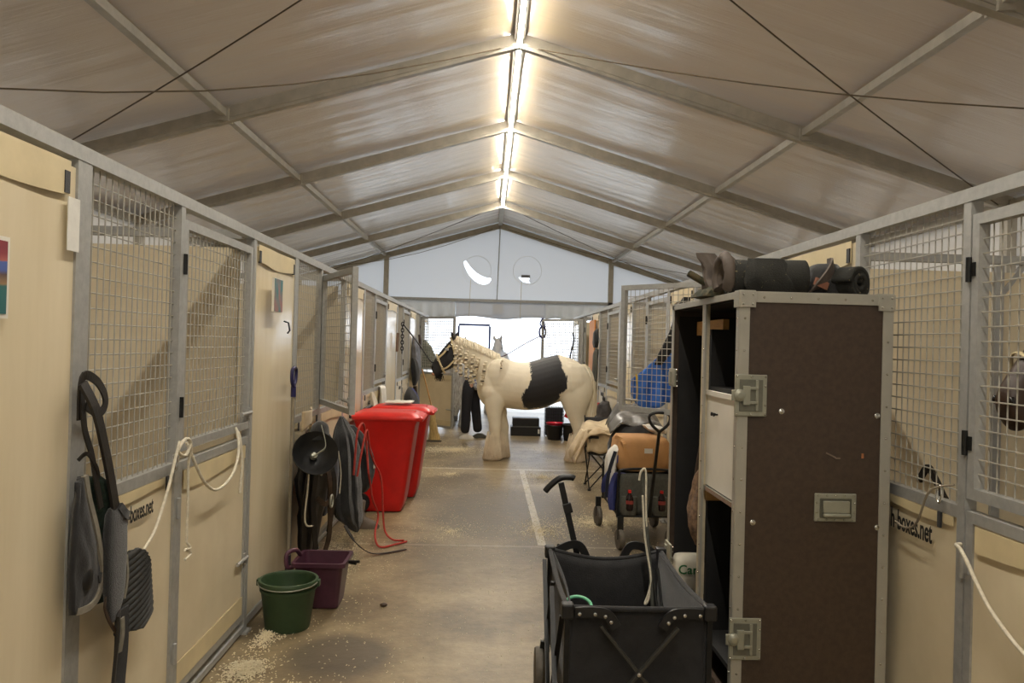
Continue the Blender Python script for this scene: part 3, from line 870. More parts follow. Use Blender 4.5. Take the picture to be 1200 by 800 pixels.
def tail_me(m):
    mb = MB(); rnd = random.Random(3)
    st = [(1.40, 0, 1.43, .05, .05), (1.46, -.01, 1.34, .085, .075), (1.50, -.03, 1.15, .10, .12), (1.515, -.04, .9, .105, .14), (1.525, -.04, .65, .10, .13), (1.53, -.03, .42, .08, .10), (1.53, -.02, .24, .035, .04)]
    pts = spline([s[:3] for s in st], 5); rr = spline([(s[3], s[4], 0) for s in st], 5)
    rg = []
    for i, (a, b) in enumerate(zip(pts, rr)):
        rg.append(ell((a.x - OX, a.y, a.z), b.x, b.y, 40, 0.07, 11, i * 0.05))
    mb.rings(rg)
    for k in range(60):
        t = rnd.uniform(0, 6.28); c, s = math.cos(t), math.sin(t); z0 = rnd.uniform(.7, 1.2); L = rnd.uniform(.4, .75)
        mb.tube([(1.51 - OX + .095 * c, -.035 + .125 * s, z0), (1.52 - OX + .105 * c, -.04 + .14 * s, z0 - L * .5), (1.525 - OX + .10 * c * rnd.uniform(.6, 1.2), -.03 + .12 * s, max(.2, z0 - L))], [.012, .010, .003], 5)
    return mb.mesh('tail', m)
def feather_me(cx, cy, hx, hy, m):
    mb = MB(); rnd = random.Random(int(cx * 100) + 5)
    for k in range(260):
        t = rnd.uniform(0, 6.283); c, s = math.cos(t), math.sin(t); z0 = rnd.uniform(.08, .30) if k % 3 else rnd.uniform(.3, .42); o = rnd.uniform(0.9, 1.04)
        r0 = 0.55 if z0 > .2 else .74
        p0 = (cx + hx * r0 * c, cy + hy * r0 * s, z0)
        p1 = (cx + hx * (r0 + 1.0) / 2 * 1.06 * c, cy + hy * (r0 + 1.0) / 2 * 1.06 * s, z0 * .55)
        p2 = (cx + hx * 1.05 * o * c + rnd.uniform(-.012, .012), cy + hy * 1.05 * o * s, rnd.uniform(.006, .04))
        mb.tube([p0, p1, p2], [.006, .009, .002], 5)
    return mb.mesh('feather', m)
def make_horse(label, coat, hair, loc, rz, sc, group=None, feathers=True, name='horse', mane=True):
    r = thing(name, label, 'horse', loc, rz, group)
    r.scale = (sc, sc, sc)
    me = HORSE_ME if coat is PIEB else HORSE_ME.copy()
    me.materials.clear(); me.materials.append(coat)
    place('body', me, r)
    place('tail', tail_me(hair), r)
    for s in (-1, 1):
        MB().ball((-.612 - OX, s * .103, 1.565), (.02, .012, .018), 10, 8).build('eye', EYE, r)
        MB().ball((-.812 - OX, s * .052, 1.325), (.016, .010, .02), 8, 6).build('nostril', EYE, r)
    if feathers:
        for cx, cy, hx, hy in ((.105 - OX, -.147, .135, .12), (.235 - OX, .147, .135, .12), (1.31 - OX, -.155, .145, .12), (1.395 - OX, .155, .145, .12)):
            place('feather', feather_me(cx, cy, hx, hy, FEATH if coat is PIEB else hair), r)
    if mane:
        mb = MB()
        for k in range(90):
            t = k / 89; p = Vector((.16, 1.525)).lerp(Vector((-.45, 1.775)), t); p.y += .03 * math.sin(math.pi * t) * 0.6
            rn = random.Random(k); sx = rn.uniform(-.015, .015)
            mb.tube([(p.x - OX, .02, p.y - .01), (p.x - OX + sx, -.03, p.y + .012), (p.x - OX + sx * 2, -.085 - .03 * (1 - t), p.y - .035), (p.x - OX + sx * 2, -.10 - .05 * (1 - t), p.y - rn.uniform(.06, .11))], [.014, .016, .014, .004], 5)
        mb.build('mane', hair, r)
    return r

pie = make_horse('black and white cob horse standing across the aisle with plaited mane', PIEB, CREAMH, (OX, 11.6, 0), 0, 1.0)
# forelock whiskers and muzzle of the piebald
mb = MB(); rnd = random.Random(9)
for k in range(40):
    x = rnd.uniform(-.76, -.66) - OX; y = rnd.uniform(-.04, .04)
    mb.tube([(x, y, 1.235), (x + rnd.uniform(-.02, .02), y, 1.19), (x + rnd.uniform(-.03, .03), y, rnd.uniform(1.12, 1.17))], [.006, .005, .002], 4)
mb.build('whiskers', BLKH, pie)
MB().ball((-.79 - OX, 0, 1.232), (.035, .052, .028)).build('lower_lip', ORANGEK, pie)
# plaits: (x_top, z_top, x_bottom, z_bottom)
PLAITS = [(-.474, 1.66, -.463, 1.27), (-.40, 1.64, -.388, 1.21), (-.315, 1.59, -.31, 1.16), (-.215, 1.53, -.25, 1.10), (-.135, 1.49, -.215, 1.11), (-.03, 1.44, -.085, 1.08), (.205, 1.47, .196, 1.35)]
for k, (xa, za, xb, zb) in enumerate(PLAITS):
    n = max(4, int((za - zb) / .033)); mb = MB(); bands = []
    for i in range(n):
        t = (i + .5) / n; x = xa + (xb - xa) * t - OX; z = za + (zb - za) * t
        # lie on the neck surface: narrower at the head end
        wy = .095 + .06 * max(0, min(1, (x + OX + .45) / .5)) + (.13 if k == 6 else .07 if k == 5 else .0) - .02 * (t > .75) * (k < 5)
        y = -wy - .04 + .006 * (-1) ** i
        g = .026 if k < 6 else .014
        mb.ball((x + .007 * (-1) ** i, y, z), (g * (1.15 - .2 * t), g * .9, .023), 10, 6)
        if i % 4 == 3: bands.append(((x, y, z - .016), g))
    p = mb.build('plait', CREAMH, pie)
    for c, g in bands: MB().ball(c, (g * 1.15, g * 1.05, .010), 10, 6).build('plait_band', BLACK, p)

# head collar on the piebald
hc = thing('head_collar', 'cream webbing head collar with buckles on the piebald horse\'s head', 'head collar', (0, 11.6, 0))
def hc_ring(c, ax, h, w, wd, n=24):
    ax = Vector(ax).normalized(); pts = []
    for k in range(n):
        t = 2 * math.pi * k / n
        pts.append(Vector((c[0] + ax[0] * h * math.cos(t), w * math.sin(t), c[1] + ax[1] * h * math.cos(t))))
    d = Vector((-ax[1], 0, ax[0]))
    m = MB(); rg = []
    for p in pts + [pts[0]]:
        rg.append([p + d * wd / 2, p - d * wd / 2])
    vs = [q for r_ in rg for q in r_]
    m.add(vs, [(2 * i, 2 * i + 1, 2 * i + 3, 2 * i + 2) for i in range(n)], True)
    return m
WEB = mat('cream_webbing', (222, 204, 160), 0.7, 0, 0.1, 40)
hc_ring((-.695, 1.385), (-.42, .9), .158, .088, .026).build('noseband', WEB, hc, solid=.006)
hc_ring((-.50, 1.585), (-.25, .9), .205, .118, .026).build('headpiece', WEB, hc, solid=.006)
for s in (-1, 1):
    strap([(-.745, s * .085, 1.46), (-.66, s * .108, 1.53), (-.56, s * .122, 1.66)], .026, .006, 6, (0, s, 0)).build('cheek_strap', WEB, hc)
    strap([(-.665, s * .088, 1.30), (-.58, s * .118, 1.345), (-.49, s * .125, 1.44)], .024, .006, 6, (0, s, 0)).build('throat_strap', WEB, hc)
    m = MB()
    for c in ((-.725, 1.45), (-.655, 1.315), (-.545, 1.66)):
        m.tube([(c[0] + .02 * math.cos(a), s * .118, c[1] + .02 * math.sin(a)) for a in np.linspace(0, 6.0, 12)], .005, 6)
    m.build('buckle_ring', CHROME, hc)
    MB().box((-.60, s * .125, 1.60), (.05, .01, .035), 0).build('buckle', CHROME, hc)
MB().tube(spline([(-.80, 11.52, 1.40), (-.86, 11.58, 1.44), (-1.06, 11.7, 1.70), (-1.29, 11.86, 1.96)]), .011, 8).build('lead_rope', BLACKP)
tag(bpy.data.objects['lead_rope'], 'black lead rope from the stall rail to the piebald horse\'s head', 'rope')

make_horse('dapple grey horse with its rump and tail to the camera, behind the piebald', GREYC, GREYH, (-.60, 16.65, 0), R(-90), 1.0)
make_horse('pale grey horse facing the camera far out in the bright exit', WHITEC, GREYH, (0.22, 19.55, 0), R(90), 1.03)
make_horse('dark bay horse looking out behind the mesh at the right edge', BAYC, BLKH, (4.12, 3.6, 0), 0, 1.12, feathers=False)
bc = thing('head_collar', 'pale thin head collar on the dark bay horse behind mesh', 'head collar', (4.12 - OX * 1.12, 3.6, 0)); bc.scale = (1.12,) * 3
hc_ring((-.695, 1.385), (-.42, .9), .158, .088, .016).build('noseband', WEB, bc, solid=.005)
hc_ring((-.50, 1.585), (-.25, .9), .205, .118, .016).build('headpiece', WEB, bc, solid=.005)

# striped cloth over the grey horse's rump
MB().grid(lambda u, v: (-.60 + .36 * math.sin(math.pi * (u - .5) * 1.05), 16.05 + .8 * v, 1.555 - .0 - .36 * (1 - math.cos(math.pi * (u - .5) * 1.05)) * 1.2 + .01 * math.sin(v * 20)), 20, 8).build('striped_rug', PATT, solid=.012)
tag(bpy.data.objects['striped_rug'], 'blue and white rug over the grey horse\'s rump', 'rug')

# ------------------------------------------------------------------ the groom
def skin_mesh(name, verts, edges, radii, root, m, sub=2):
    me = bpy.data.meshes.new(name); me.from_pydata(verts, edges, []); o = bpy.data.objects.new(name, me); col.objects.link(o)
    o.modifiers.new('skin', 'SKIN'); ss = o.modifiers.new('ss', 'SUBSURF'); ss.levels = sub; ss.render_levels = sub
    sv = me.skin_vertices[0].data
    for i, r in enumerate(radii):
        sv[i].radius = r if isinstance(r, tuple) else (r, r); sv[i].use_root = (i == root)
    dg = bpy.context.evaluated_depsgraph_get(); dg.update()
    out = bpy.data.meshes.new_from_object(o.evaluated_get(dg)); bpy.data.objects.remove(o)
    out.materials.clear(); out.materials.append(m)
    out.polygons.foreach_set('use_smooth', [True] * len(out.polygons))
    return out
pr = thing('person', 'person in black trousers and blue and white top bending beyond the horse\'s neck', 'person', (-.27, 14.0, 0))
TR = mat('black_trousers', (30, 31, 38), 0.85, 0, 0.15, 20)
bv = [(-.06, 0, .98), (-.07, -.09, .92), (-.09, -.10, .50), (-.10, -.10, .10), (.02, .09, .92), (.08, .10, .50), (.13, .10, .10),
      (.08, 0, 1.03), (.22, 0, 1.04), (.36, 0, 1.00), (.44, 0, .97), (.50, 0, .94), (.58, 0, .88),
      (.34, -.19, .96), (.40, -.24, .72), (.50, -.20, .50), (.34, .19, .96), (.42, .24, .72), (.54, .2, .52)]
be = [(0, 1), (1, 2), (2, 3), (0, 4), (4, 5), (5, 6), (0, 7), (7, 8), (8, 9), (9, 10), (10, 11), (11, 12), (9, 13), (13, 14), (14, 15), (9, 16), (16, 17), (17, 18)]
brd = [(.12, .12), .10, .075, .05, .10, .075, .05, (.12, .11), (.12, .10), (.10, .09), .055, .08, .085, .075, .055, .04, .075, .055, .04]
place('body', skin_mesh('body', bv, be, brd, 0, SKIN), pr)
# clothing over the body
tv = [(-.06, 0, 1.0), (-.07, -.09, .92), (-.09, -.10, .50), (-.10, -.10, .09), (.02, .09, .92), (.08, .10, .50), (.13, .10, .09), (-.0, 0, 1.06)]
place('trousers', skin_mesh('trousers', tv, [(0, 1), (1, 2), (2, 3), (0, 4), (4, 5), (5, 6), (0, 7)], [(.165, .16), .115, .093, .085, .115, .093, .085, (.16, .15)], 0, TR), pr)
sv_ = [(-.04, 0, .98), (.08, 0, 1.03), (.22, 0, 1.03), (.35, 0, .99), (.41, 0, .965), (.34, -.19, .96), (.40, -.235, .72), (.34, .19, .96), (.42, .235, .72), (.485, -.205, .53), (.53, .205, .55)]
place('shirt', skin_mesh('shirt', sv_, [(0, 1), (1, 2), (2, 3), (3, 4), (3, 5), (5, 6), (3, 7), (7, 8), (6, 9), (8, 10)], [(.178, .172), (.178, .165), (.19, .16), (.145, .13), .075, .085, .07, .085, .07, .055, .055], 2, PATT), pr)
MB().ball((.575, 0, .915), (.115, .098, .10), 16, 10).build('hair', HAIRB, pr)
m = MB(); m.ball((.615, 0, .80), (.016, .014, .02)); m.ball((.635, -.035, .83), (.01, .012, .008)); m.ball((.635, .035, .83), (.01, .012, .008)); m.build('face', SKIN, pr)
for hx, hy, hz in ((.51, -.20, .48), (.55, .2, .50)):
    m = MB(); m.ball((hx + .01, hy, hz - .03), (.03, .018, .045), 10, 8)
    for q in range(4): m.tube([(hx - .012 + q * .014, hy, hz - .06), (hx - .01 + q * .015, hy + .008, hz - .10), (hx - .005 + q * .013, hy + .02, hz - .125 + .006 * abs(q - 1.5))], [.009, .008, .006], 6)
    m.tube([(hx - .022, hy, hz - .02), (hx - .045, hy + .012, hz - .05), (hx - .045, hy + .02, hz - .075)], [.010, .009, .006], 6)
    m.build('hand', SKIN, pr)
for sx, sy in ((-.10, -.10), (.13, .10)):
    m = MB(); m.rings([ell((sx + .03, sy, z), a, b, 16) for z, a, b in ((0, .13, .045), (.025, .135, .05), (.05, .11, .045), (.085, .05, .04))]); m.build('shoe', WHITECL if sx < 0 else NYGREY, pr)

# ------------------------------------------------------------------ tall flight case on the right
CX0, CX1, CY0, CY1, CZ0, CZ1 = 1.05, 1.70, 3.24, 4.43, 0.12, 1.93
fc = thing('flight_case', 'tall dark brown flight case with metal edges, its side open to the aisle', 'flight case', (CX0, CY0, 0))
W, D_, = CX1 - CX0, CY1 - CY0
t = 0.022
MB().box((W / 2, t / 2 + .004, (CZ0 + CZ1) / 2), (W, t, CZ1 - CZ0)).build('end_panel', LAMINATE, fc)
MB().box((W / 2, D_ - t / 2 - .004, (CZ0 + CZ1) / 2), (W, t, CZ1 - CZ0)).build('end_panel', LAMINATE, fc)
MB().box((W - t / 2, D_ / 2, (CZ0 + CZ1) / 2), (t, D_ - .06, CZ1 - CZ0)).build('back_panel', LAMINATE, fc)
MB().box((W / 2, D_ / 2, CZ1 - t / 2), (W - .05, D_ - .06, t)).build('top_panel', LAMINATE, fc)
MB().box((W / 2, D_ / 2, CZ0 + .19), (W - .05, D_ - .06, t)).build('bottom_panel', INNER, fc)
MB().box((W / 2, D_ / 2, CZ0 + .03), (W - .05, D_ - .06, .05)).build('base_panel', LAMINATE, fc)
m = MB(); m.box((W / 2, t + .012, 1.02), (W - .06, .006, 1.7)); m.box((W / 2, D_ - t - .012, 1.02), (W - .06, .006, 1.7)); m.box((W - t - .006, D_ / 2, 1.02), (.006, D_ - .08, 1.7)); m.box((W / 2, D_ / 2, CZ1 - t - .006), (W - .06, D_ - .08, .006))
m.build('lining', INNER, fc)
m = MB(); m.box((W / 2 + .01, .56, 1.0), (W - .06, .03, CZ1 - .36)); m.build('divider', INNER, fc)
MB().box((.014, .555, (CZ0 + CZ1) / 2), (.024, .05, CZ1 - CZ0 - .03)).build('divider_post', mat('pale_edge', (202, 190, 160), .45), fc)
m = MB(); m.box((.004, .53, (CZ0 + CZ1) / 2), (.01, .03, CZ1 - CZ0 - .03)); m.build('divider_edging', EDGE, fc)
# aluminium edge angles
E_ = .042
for (p0, p1, w, h, up) in (
        ((E_ / 2, 0, CZ0), (E_ / 2, 0, CZ1), .006, E_, (1, 0, 0)), ((W - E_ / 2, 0, CZ0), (W - E_ / 2, 0, CZ1), .006, E_, (1, 0, 0)),
        ((0, 0, CZ1 - E_ / 2), (W, 0, CZ1 - E_ / 2), .006, E_, (0, 0, 1)), ((0, 0, CZ0 + E_ / 2), (W, 0, CZ0 + E_ / 2), .006, E_, (0, 0, 1)),
        ((-.001, .018, CZ0), (-.001, .018, CZ1), .038, .006, (1, 0, 0)), ((-.001, D_ - .02, CZ0), (-.001, D_ - .02, CZ1), .04, .006, (1, 0, 0)),
        ((-.001, 0, CZ1 - .012), (-.001, D_, CZ1 - .012), .006, .03, (0, 0, 1)),
        ((.02, 0, CZ1 + .002), (.02, D_, CZ1 + .002), .042, .005, (0, 0, 1)), ((0, .02, CZ1 + .002), (W, .02, CZ1 + .002), .042, .005, (0, 0, 1)),
        ((W - .02, 0, CZ1 + .002), (W - .02, D_, CZ1 + .002), .042, .005, (0, 0, 1)),
        ((W + .001, .018, CZ0), (W + .001, .018, CZ1), .038, .006, (1, 0, 0)), ((E_ / 2, D_, CZ0), (E_ / 2, D_, CZ1), .006, E_, (1, 0, 0)), ((W - E_ / 2, D_, CZ0), (W - E_ / 2, D_, CZ1), .006, E_, (1, 0, 0)),
        ((0, D_, CZ1 - E_ / 2), (W, D_, CZ1 - E_ / 2), .006, E_, (0, 0, 1))):
    MB().bar(p0, p1, w, h, up).build('edge_strip', EDGE, fc, bevel=.0015)
for x in (.03, W - .03):
    for z in (CZ1 - .03, CZ0 + .03):
        m = MB(); m.box((x, -.006, z), (.068, .008, .068)); m.box((x, .03, z + (.034 if z > 1 else -.034)), (.068, .07, .008)); m.box((x - .034 if x < .3 else x + .034, .028, z), (.008, .068, .068))
        for a in (-.02, .02):
            for b in (-.02, .02): m.ball((x + a, -.011, z + b), .005, 8, 6)
        m.build('corner_cap', EDGE, fc, bevel=.003)
def butterfly(x, z, y=-.003, s=1, M=None):
    p = MB()
    p.box((x + .052 * s, y - .003, z), (.135, .008, .175))
    la = p.build('latch', LATCHM, fc, bevel=.006)
    q = MB(); q.box((x + .052 * s, y - .006, z), (.100, .006, .135)); q.build('latch_dish', mat('latch_recess', (120, 120, 108), .45, .5), la, bevel=.004)
    q = MB(); q.box((x + .075 * s, y - .012, z), (.012, .006, .13)); q.box((x + .052 * s, y - .013, z + .03), (.055, .01, .012)); q.box((x + .052 * s, y - .013, z - .03), (.055, .01, .012)); q.box((x + .03 * s, y - .014, z), (.03, .012, .08))
    q.lathe([(.0, 0), (.026, 0), (.026, .012), (.012, .02), (0, .02)], 16, Matrix.Rotation(R(90), 3, 'X'), (x + .002, y - .006, z))
    q.box((x - .014, y - .012, z), (.035, .008, .045))
    q.build('latch_wing', LATCHM, la, bevel=.002)
    r_ = MB()
    for a in (-.06, 0, .06):
        for b in (-.078, .078): r_.ball((x + .052 * s + a, y - .008, z + b), .0045, 8, 6)
    for b in (-.04, .04): r_.ball((x + .052 * s + .06, y - .008, z + b), .0045, 8, 6)
    r_.build('rivets', CHROME, la)
butterfly(.0, 1.498); butterfly(.0, .483)
for z in (1.525, .55):
    m = MB(); m.box((-.008, D_ - .06, z), (.012, .13, .10)); m.box((-.016, D_ - .03, z), (.008, .05, .06))
    la = m.build('latch', LATCHM, fc, bevel=.003)
    m = MB()
    for b in (-.045, -.018, .018, .045): m.ball((-.004, D_ - .145, z + b), .005, 8, 6)
    m.build('rivets', CHROME, la)
# recessed carry handle
hx, hz = .422, 1.037
m = MB(); m.box((hx, -.002, hz), (.178, .008, .118)); hd = m.build('handle_plate', LATCHM, fc, bevel=.008)
m = MB(); m.box((hx, -.007, hz - .002), (.135, .006, .082)); m.build('handle_recess', mat('recess_dark', (92, 92, 80), .5, .4), hd, bevel=.004)
m = MB(); m.box((hx, -.013, hz + .004), (.112, .012, .05)); m.tube([(hx - .056, -.02, hz - .03), (hx + .056, -.02, hz - .03)], .009, 8); m.build('handle_grip', LATCHM, hd, bevel=.003)
m = MB()
for i in range(5):
    for b in (-.05, .05): m.ball((hx - .075 + i * .0375, -.007, hz + b), .004, 8, 6)
for b in (-.02, .02):
    for a in (-.08, .08): m.ball((hx + a, -.007, hz + b), .004, 8, 6)
m.build('rivets', CHROME, hd)
m = MB()
for x, z in ((.186, 1.434), (.593, 1.425), (.075, .967), (.604, .956)): m.lathe([(.013, 0), (.012, .005), (.006, .008), (0, .0085)], 14, Matrix.Rotation(R(90), 3, 'X'), (x, .004, z))
m.build('screw_head', CHROME, fc)
m = MB()
for i in range(13):
    z = .2 + i * .135
    m.ball((.021, -.003, z), .005, 8, 6); m.ball((W - .02, -.003, z + .05), .005, 8, 6); m.ball((-.004, .018, z), .004, 8, 6); m.ball((-.003, .53, z), .004, 8, 6)
for i in range(5): m.ball((.1 + i * .115, -.003, CZ1 - .021), .005, 8, 6)
m.build('rivets', CHROME, fc)
m = MB(); m.box((.40, .0005, 1.255), (.045, .002, .006), 0, Matrix.Rotation(R(25), 3, 'Y')); m.box((.43, .0005, 1.243), (.02, .002, .005)); m.build('scratch', mat('scratch_pale', (122, 108, 92), .6), fc)
MB().box((.535, .0005, 1.255), (.009, .002, .02)).build('chip', mat('chip_orange', (176, 116, 72), .6), fc)
# inside: white drop-front board, shelves, wooden blocks
MB().box((.028, .285, 1.262), (.014, .50, .455)).build('drop_front', WHITEP, fc, bevel=.002)
m = MB(); m.box((.024, .285, 1.478), (.02, .50, .022)); m.build('drop_front_rail', WHITEP, fc)
m = MB()
for a in (.35, .385):
    m.lathe([(.004, 0), (.004, .012), (.009, .016), (.009, .022), (0, .024)], 10, Matrix.Rotation(R(-90), 3, 'Y'), (.021, a, 1.385))
m.build('knob', BLACKM, fc)
for z in (1.50, 1.025): MB().box((W / 2, .285, z), (W - .07, .50, .015)).build('shelf', INNER, fc)
m = MB(); m.box((.014, .285, 1.022), (.012, .50, .02)); m.build('shelf_edging', CHROME, fc)
m = MB(); m.box((.06, .515, .985), (.08, .04, .05)); m.build('wood_block', WOOD, fc)
m = MB(); m.box((.12, .82, 1.80), (.03, .48, .075)); m.build('hanging_rail', WOOD, fc)
m = MB()
for x in (.09, W - .09):
    for y in (.09, D_ - .09):
        m.tube([(x - .015, y, .05), (x + .015, y, .05)], .05, 16); m.box((x, y, .105), (.07, .09, .03))
m.build('castor', BLACKM, fc)

# things inside the case
MB().tube(spline([(1.16, 3.99, 1.62), (1.13, 4.0, 1.30), (1.10, 4.02, .9), (1.22, 4.0, .335)]), .014, 8).build('riding_whip', BROWNL)
tag(bpy.data.objects['riding_whip'], 'thin brown leather stick leaning inside the open black case', 'stick')
b = bundle([(1.17, 3.93, 1.12, .03, .03), (1.15, 3.95, 1.04, .07, .07), (1.14, 3.95, .90, .09, .09), (1.13, 3.94, .78, .09, .085), (1.13, 3.93, .70, .06, .06)], 30, .12, 5)
b.build('jacket', PLAID); tag(bpy.data.objects['jacket'], 'brown checked jacket hanging inside the open case', 'jacket')
m = MB()
for i in range(8):
    z = 1.40 - i * .055; m.tube([(1.13 + .016 * math.cos(a), 3.87 + .006 * math.sin(a), z + .03 * math.sin(a)) for a in np.linspace(0, 5.9, 10)], .005, 6)
m.build('curb_chain', CHROME); tag(bpy.data.objects['curb_chain'], 'dark steel bit chain hanging beside the jacket in the case', 'chain')
sk = thing('feed_sack', 'off-white sack with green lettering standing in the bottom of the case', 'sack', (1.205, 4.325, .34))
rg = [ell((0, 0, z), a, b, 28, .01, 5, z * 9, 5) for z, a, b in ((0, .12, .05), (.02, .14, .06), (.10, .145, .065), (.17, .143, .06), (.20, .135, .045), (.21, .12, .02))]
MB().rings(rg).build('sack_body', BAGW, sk)
place('lettering', text_mesh('Car', .07, GREENT, .001, 1.0, .001), sk, (-.132, -.069, .115), (R(90), 0, 0))
MB().tube([(1.30, 3.33, .36), (1.12, 3.3, .36), (1.085, 3.32, .45)], .010, 6).build('hoof_pick', PLAID); tag(bpy.data.objects['hoof_pick'], 'small brown handled tool at the bottom of the case', 'tool')

# rolled rugs on top of the case
def roll(name, label, c, ax, L, r, mo, mi, squash=.8, turns=2.6, ph=0.0):
    o = thing(name, label, 'rug', c, 0)
    ax = math.atan2(ax[1], ax[0])
    def fn(u, v):
        a = ph + 2 * math.pi * turns * u; rr = r * (.22 + .78 * u) * (1 + .04 * nz(a, v * 4, 2))
        x = (v - .5) * L; y = rr * math.cos(a); z = rr * squash * math.sin(a)
        z = max(z, -r * squash * .86) + r * squash * .88
        x += .018 * nz(u * 5, v, 7)
        cs, sn = math.cos(ax), math.sin(ax)
        return (x * cs - y * sn, x * sn + y * cs, z)
    MB().grid(fn, 90, 12).build('rug_roll', mo, o, solid=.020)
    return o
r1 = roll('rolled_rug', 'larger black rug roll flecked with straw on top of the case', (1.25, 3.52, 1.936), (1, -.12), .34, .105, SPECK, TAUPE, .84, 2.4, 1.9)
m = MB()
for q, rr in ((0, .030), (1, .026)):
    pts = [(-.165 - .02 * q, (.062 + .03 * q) * math.cos(a) + .015, .085 + (.062 + .025 * q) * math.sin(a)) for a in np.linspace(R(-40), R(225), 16)]
    m.tube(pts, [rr * (.9 + .2 * (i % 3) / 2) for i in range(16)], 10)
m.build('rug_lining', TAUPE, r1)
bundle([(.0, -.10, .0, .10, .02), (.0, -.105, .05, .12, .03), (-.02, -.10, .10, .10, .03), (-.02, -.07, .16, .08, .03)], 26, .12, 6).build('rug_fold', SPECK, r1)
r2 = roll('rolled_rug', 'smaller dark grey rug roll with spiral end on the case, beside the larger roll', (1.565, 3.56, 1.936), (.60, -.80), .30, .082, SPECK, TAUPE, .86, 3.4, .6)
bundle([(-.02, .0, .002, .10, .10), (-.03, .0, .06, .11, .11), (-.03, .0, .12, .09, .09), (-.02, .0, .155, .05, .05)], 24, .08, 5).build('rug_fold', FLEECE, r2)
m = MB(); m.box((-.09, -.125, .055), (.075, .012, .034), .35, Matrix.Rotation(R(18), 3, 'Y')); m.build('rug_label', mat('rug_tag', (150, 104, 82), .7), r2)
strap([(-.14, -.08, .005), (-.11, -.125, .04), (-.06, -.13, .10), (-.02, -.08, .15), (.0, .02, .16)], .05, .008, 6, (1, -1, 0)).build('rug_strap', TAUPE, r2)
gi = thing('girth_strap', 'camouflage padded strap bundle with upright stub, at the case top edge', 'strap', (1.07, 3.75, 1.936))
bundle([(.03, -.02, .0, .06, .07), (.02, -.02, .05, .06, .06), (.0, 0, .09, .045, .045), (-.005, .0, .14, .035, .04), (-.02, .0, .19, .05, .02), (-.03, .0, .215, .045, .012)], 24, .12, 5).build('strap_end', TAUPE, gi)
MB().bar((-.005, 0, .06), (-.11, .02, .12), .07, .03).build('strap_pad', CAMO, gi, bevel=.01)
bundle([(-.02, -.02, .0, .07, .12), (0, -.03, .03, .06, .10), (.02, -.03, .055, .03, .05)], 24, .12, 5).build('strap_folds', CAMO, gi)

# ------------------------------------------------------------------ folding wagons
def wheel(mb_t, mb_h, c, r, w, ax=0.0):
    M = Matrix.Rotation(ax, 3, 'Z') @ Matrix.Rotation(R(90), 3, 'Y')
    mb_t.lathe([(r * .72, -w / 2), (r * .95, -w / 2), (r, -w / 4), (r, w / 4), (r * .95, w / 2), (r * .72, w / 2)], 22, M, c)
    mb_h.lathe([(.0, -w * .45), (r * .2, -w * .45), (r * .25, -w * .25), (r * .75, -w * .2), (r * .75, w * .2), (r * .25, w * .25), (r * .2, w * .45), (0, w * .45)], 16, M, c)
wg = thing('folding_wagon', 'black fabric folding wagon with crossed braces and tilted T handle, nearest camera', 'wagon', (.337, 3.05, 0))
WX, WY, ZT, ZB = .56, .87, .665, .20
def side(nm, fn, nu, nv): MB().grid(fn, nu, nv).build(nm, BLACK, wg, solid=.006)
side('fabric_side', lambda u, v: (WX * u, .012 + .02 * math.sin(math.pi * u) * math.sin(math.pi * v), ZB + (ZT - ZB - .004) * v - .006 * math.sin(math.pi * u) * v), 20, 10)
side('fabric_side', lambda u, v: (WX * u, WY - .012 - .03 * math.sin(math.pi * u) * math.sin(math.pi * v), ZB + (ZT - ZB - .005 - .045 * math.sin(math.pi * u)) * v), 20, 10)
side('fabric_side', lambda u, v: (.012 + (.03 * math.sin(math.pi * v) + .02 * v) * math.sin(math.pi * u) , WY * u, ZB + (ZT - ZB - .02 * math.sin(math.pi * u)) * v), 20, 10)
side('fabric_side', lambda u, v: (WX - .012 - .03 * math.sin(math.pi * v) * math.sin(math.pi * u), WY * u, ZB + (ZT - ZB - .03 * math.sin(math.pi * u)) * v), 20, 10)
MB().box((WX / 2, WY / 2, ZB), (WX - .02, WY - .02, .012)).build('fabric_floor', BLACK, wg)
# rim binding
for a, b in (((0, 0, ZT), (WX, 0, ZT)), ((0, 0, ZT), (0, WY, ZT)), ((WX, 0, ZT), (WX, WY, ZT)), ((0, WY, ZT), (WX, WY, ZT))):
    A, B = Vector(a), Vector(b); nrm = (B - A).normalized(); pts = []
    for k in range(11):
        q = A.lerp(B, k / 10); q.z -= (.025 if nrm.y > .5 else .004 if a[1] == 0 else .045) * math.sin(math.pi * k / 10); pts.append(q)
    MB().tube(pts, .011, 8).build('rim_binding', BLACK, wg)
for x in (0, WX):
    for y in (0, WY):
        MB().box((x, y, .40), (.022, .022, .50)).build('corner_post', BLACKM, wg, bevel=.003)
        m = MB(); m.box((x, y, ZT - .012), (.05, .05, .06)); m.build('corner_joint', BLACKP, wg, bevel=.008)
def brace(p, q): MB().bar(p, q, .012, .022, (0, 1, 0)).build('cross_brace', BRACE, wg, bevel=.002)
brace((.13, -.016, .60), (.50, -.016, .16)); brace((.43, -.030, .60), (.06, -.030, .16))
brace((.13, WY + .016, .60), (.50, WY + .016, .16)); brace((.43, WY + .03, .60), (.06, WY + .03, .16))
for x, s in ((0, -1), (WX, 1)):
    for k in (0, 1):
        ya = k * WY / 2
        MB().bar((x + s * .016, ya + .04, .62), (x + s * .016, ya + WY / 2 - .03, .16), .020, .010, (0, 0, 1)).build('cross_brace', BLACKM, wg)
        MB().bar((x + s * .028, ya + .04, .16), (x + s * .028, ya + WY / 2 - .03, .62), .020, .010, (0, 0, 1)).build('cross_brace', BLACKM, wg)
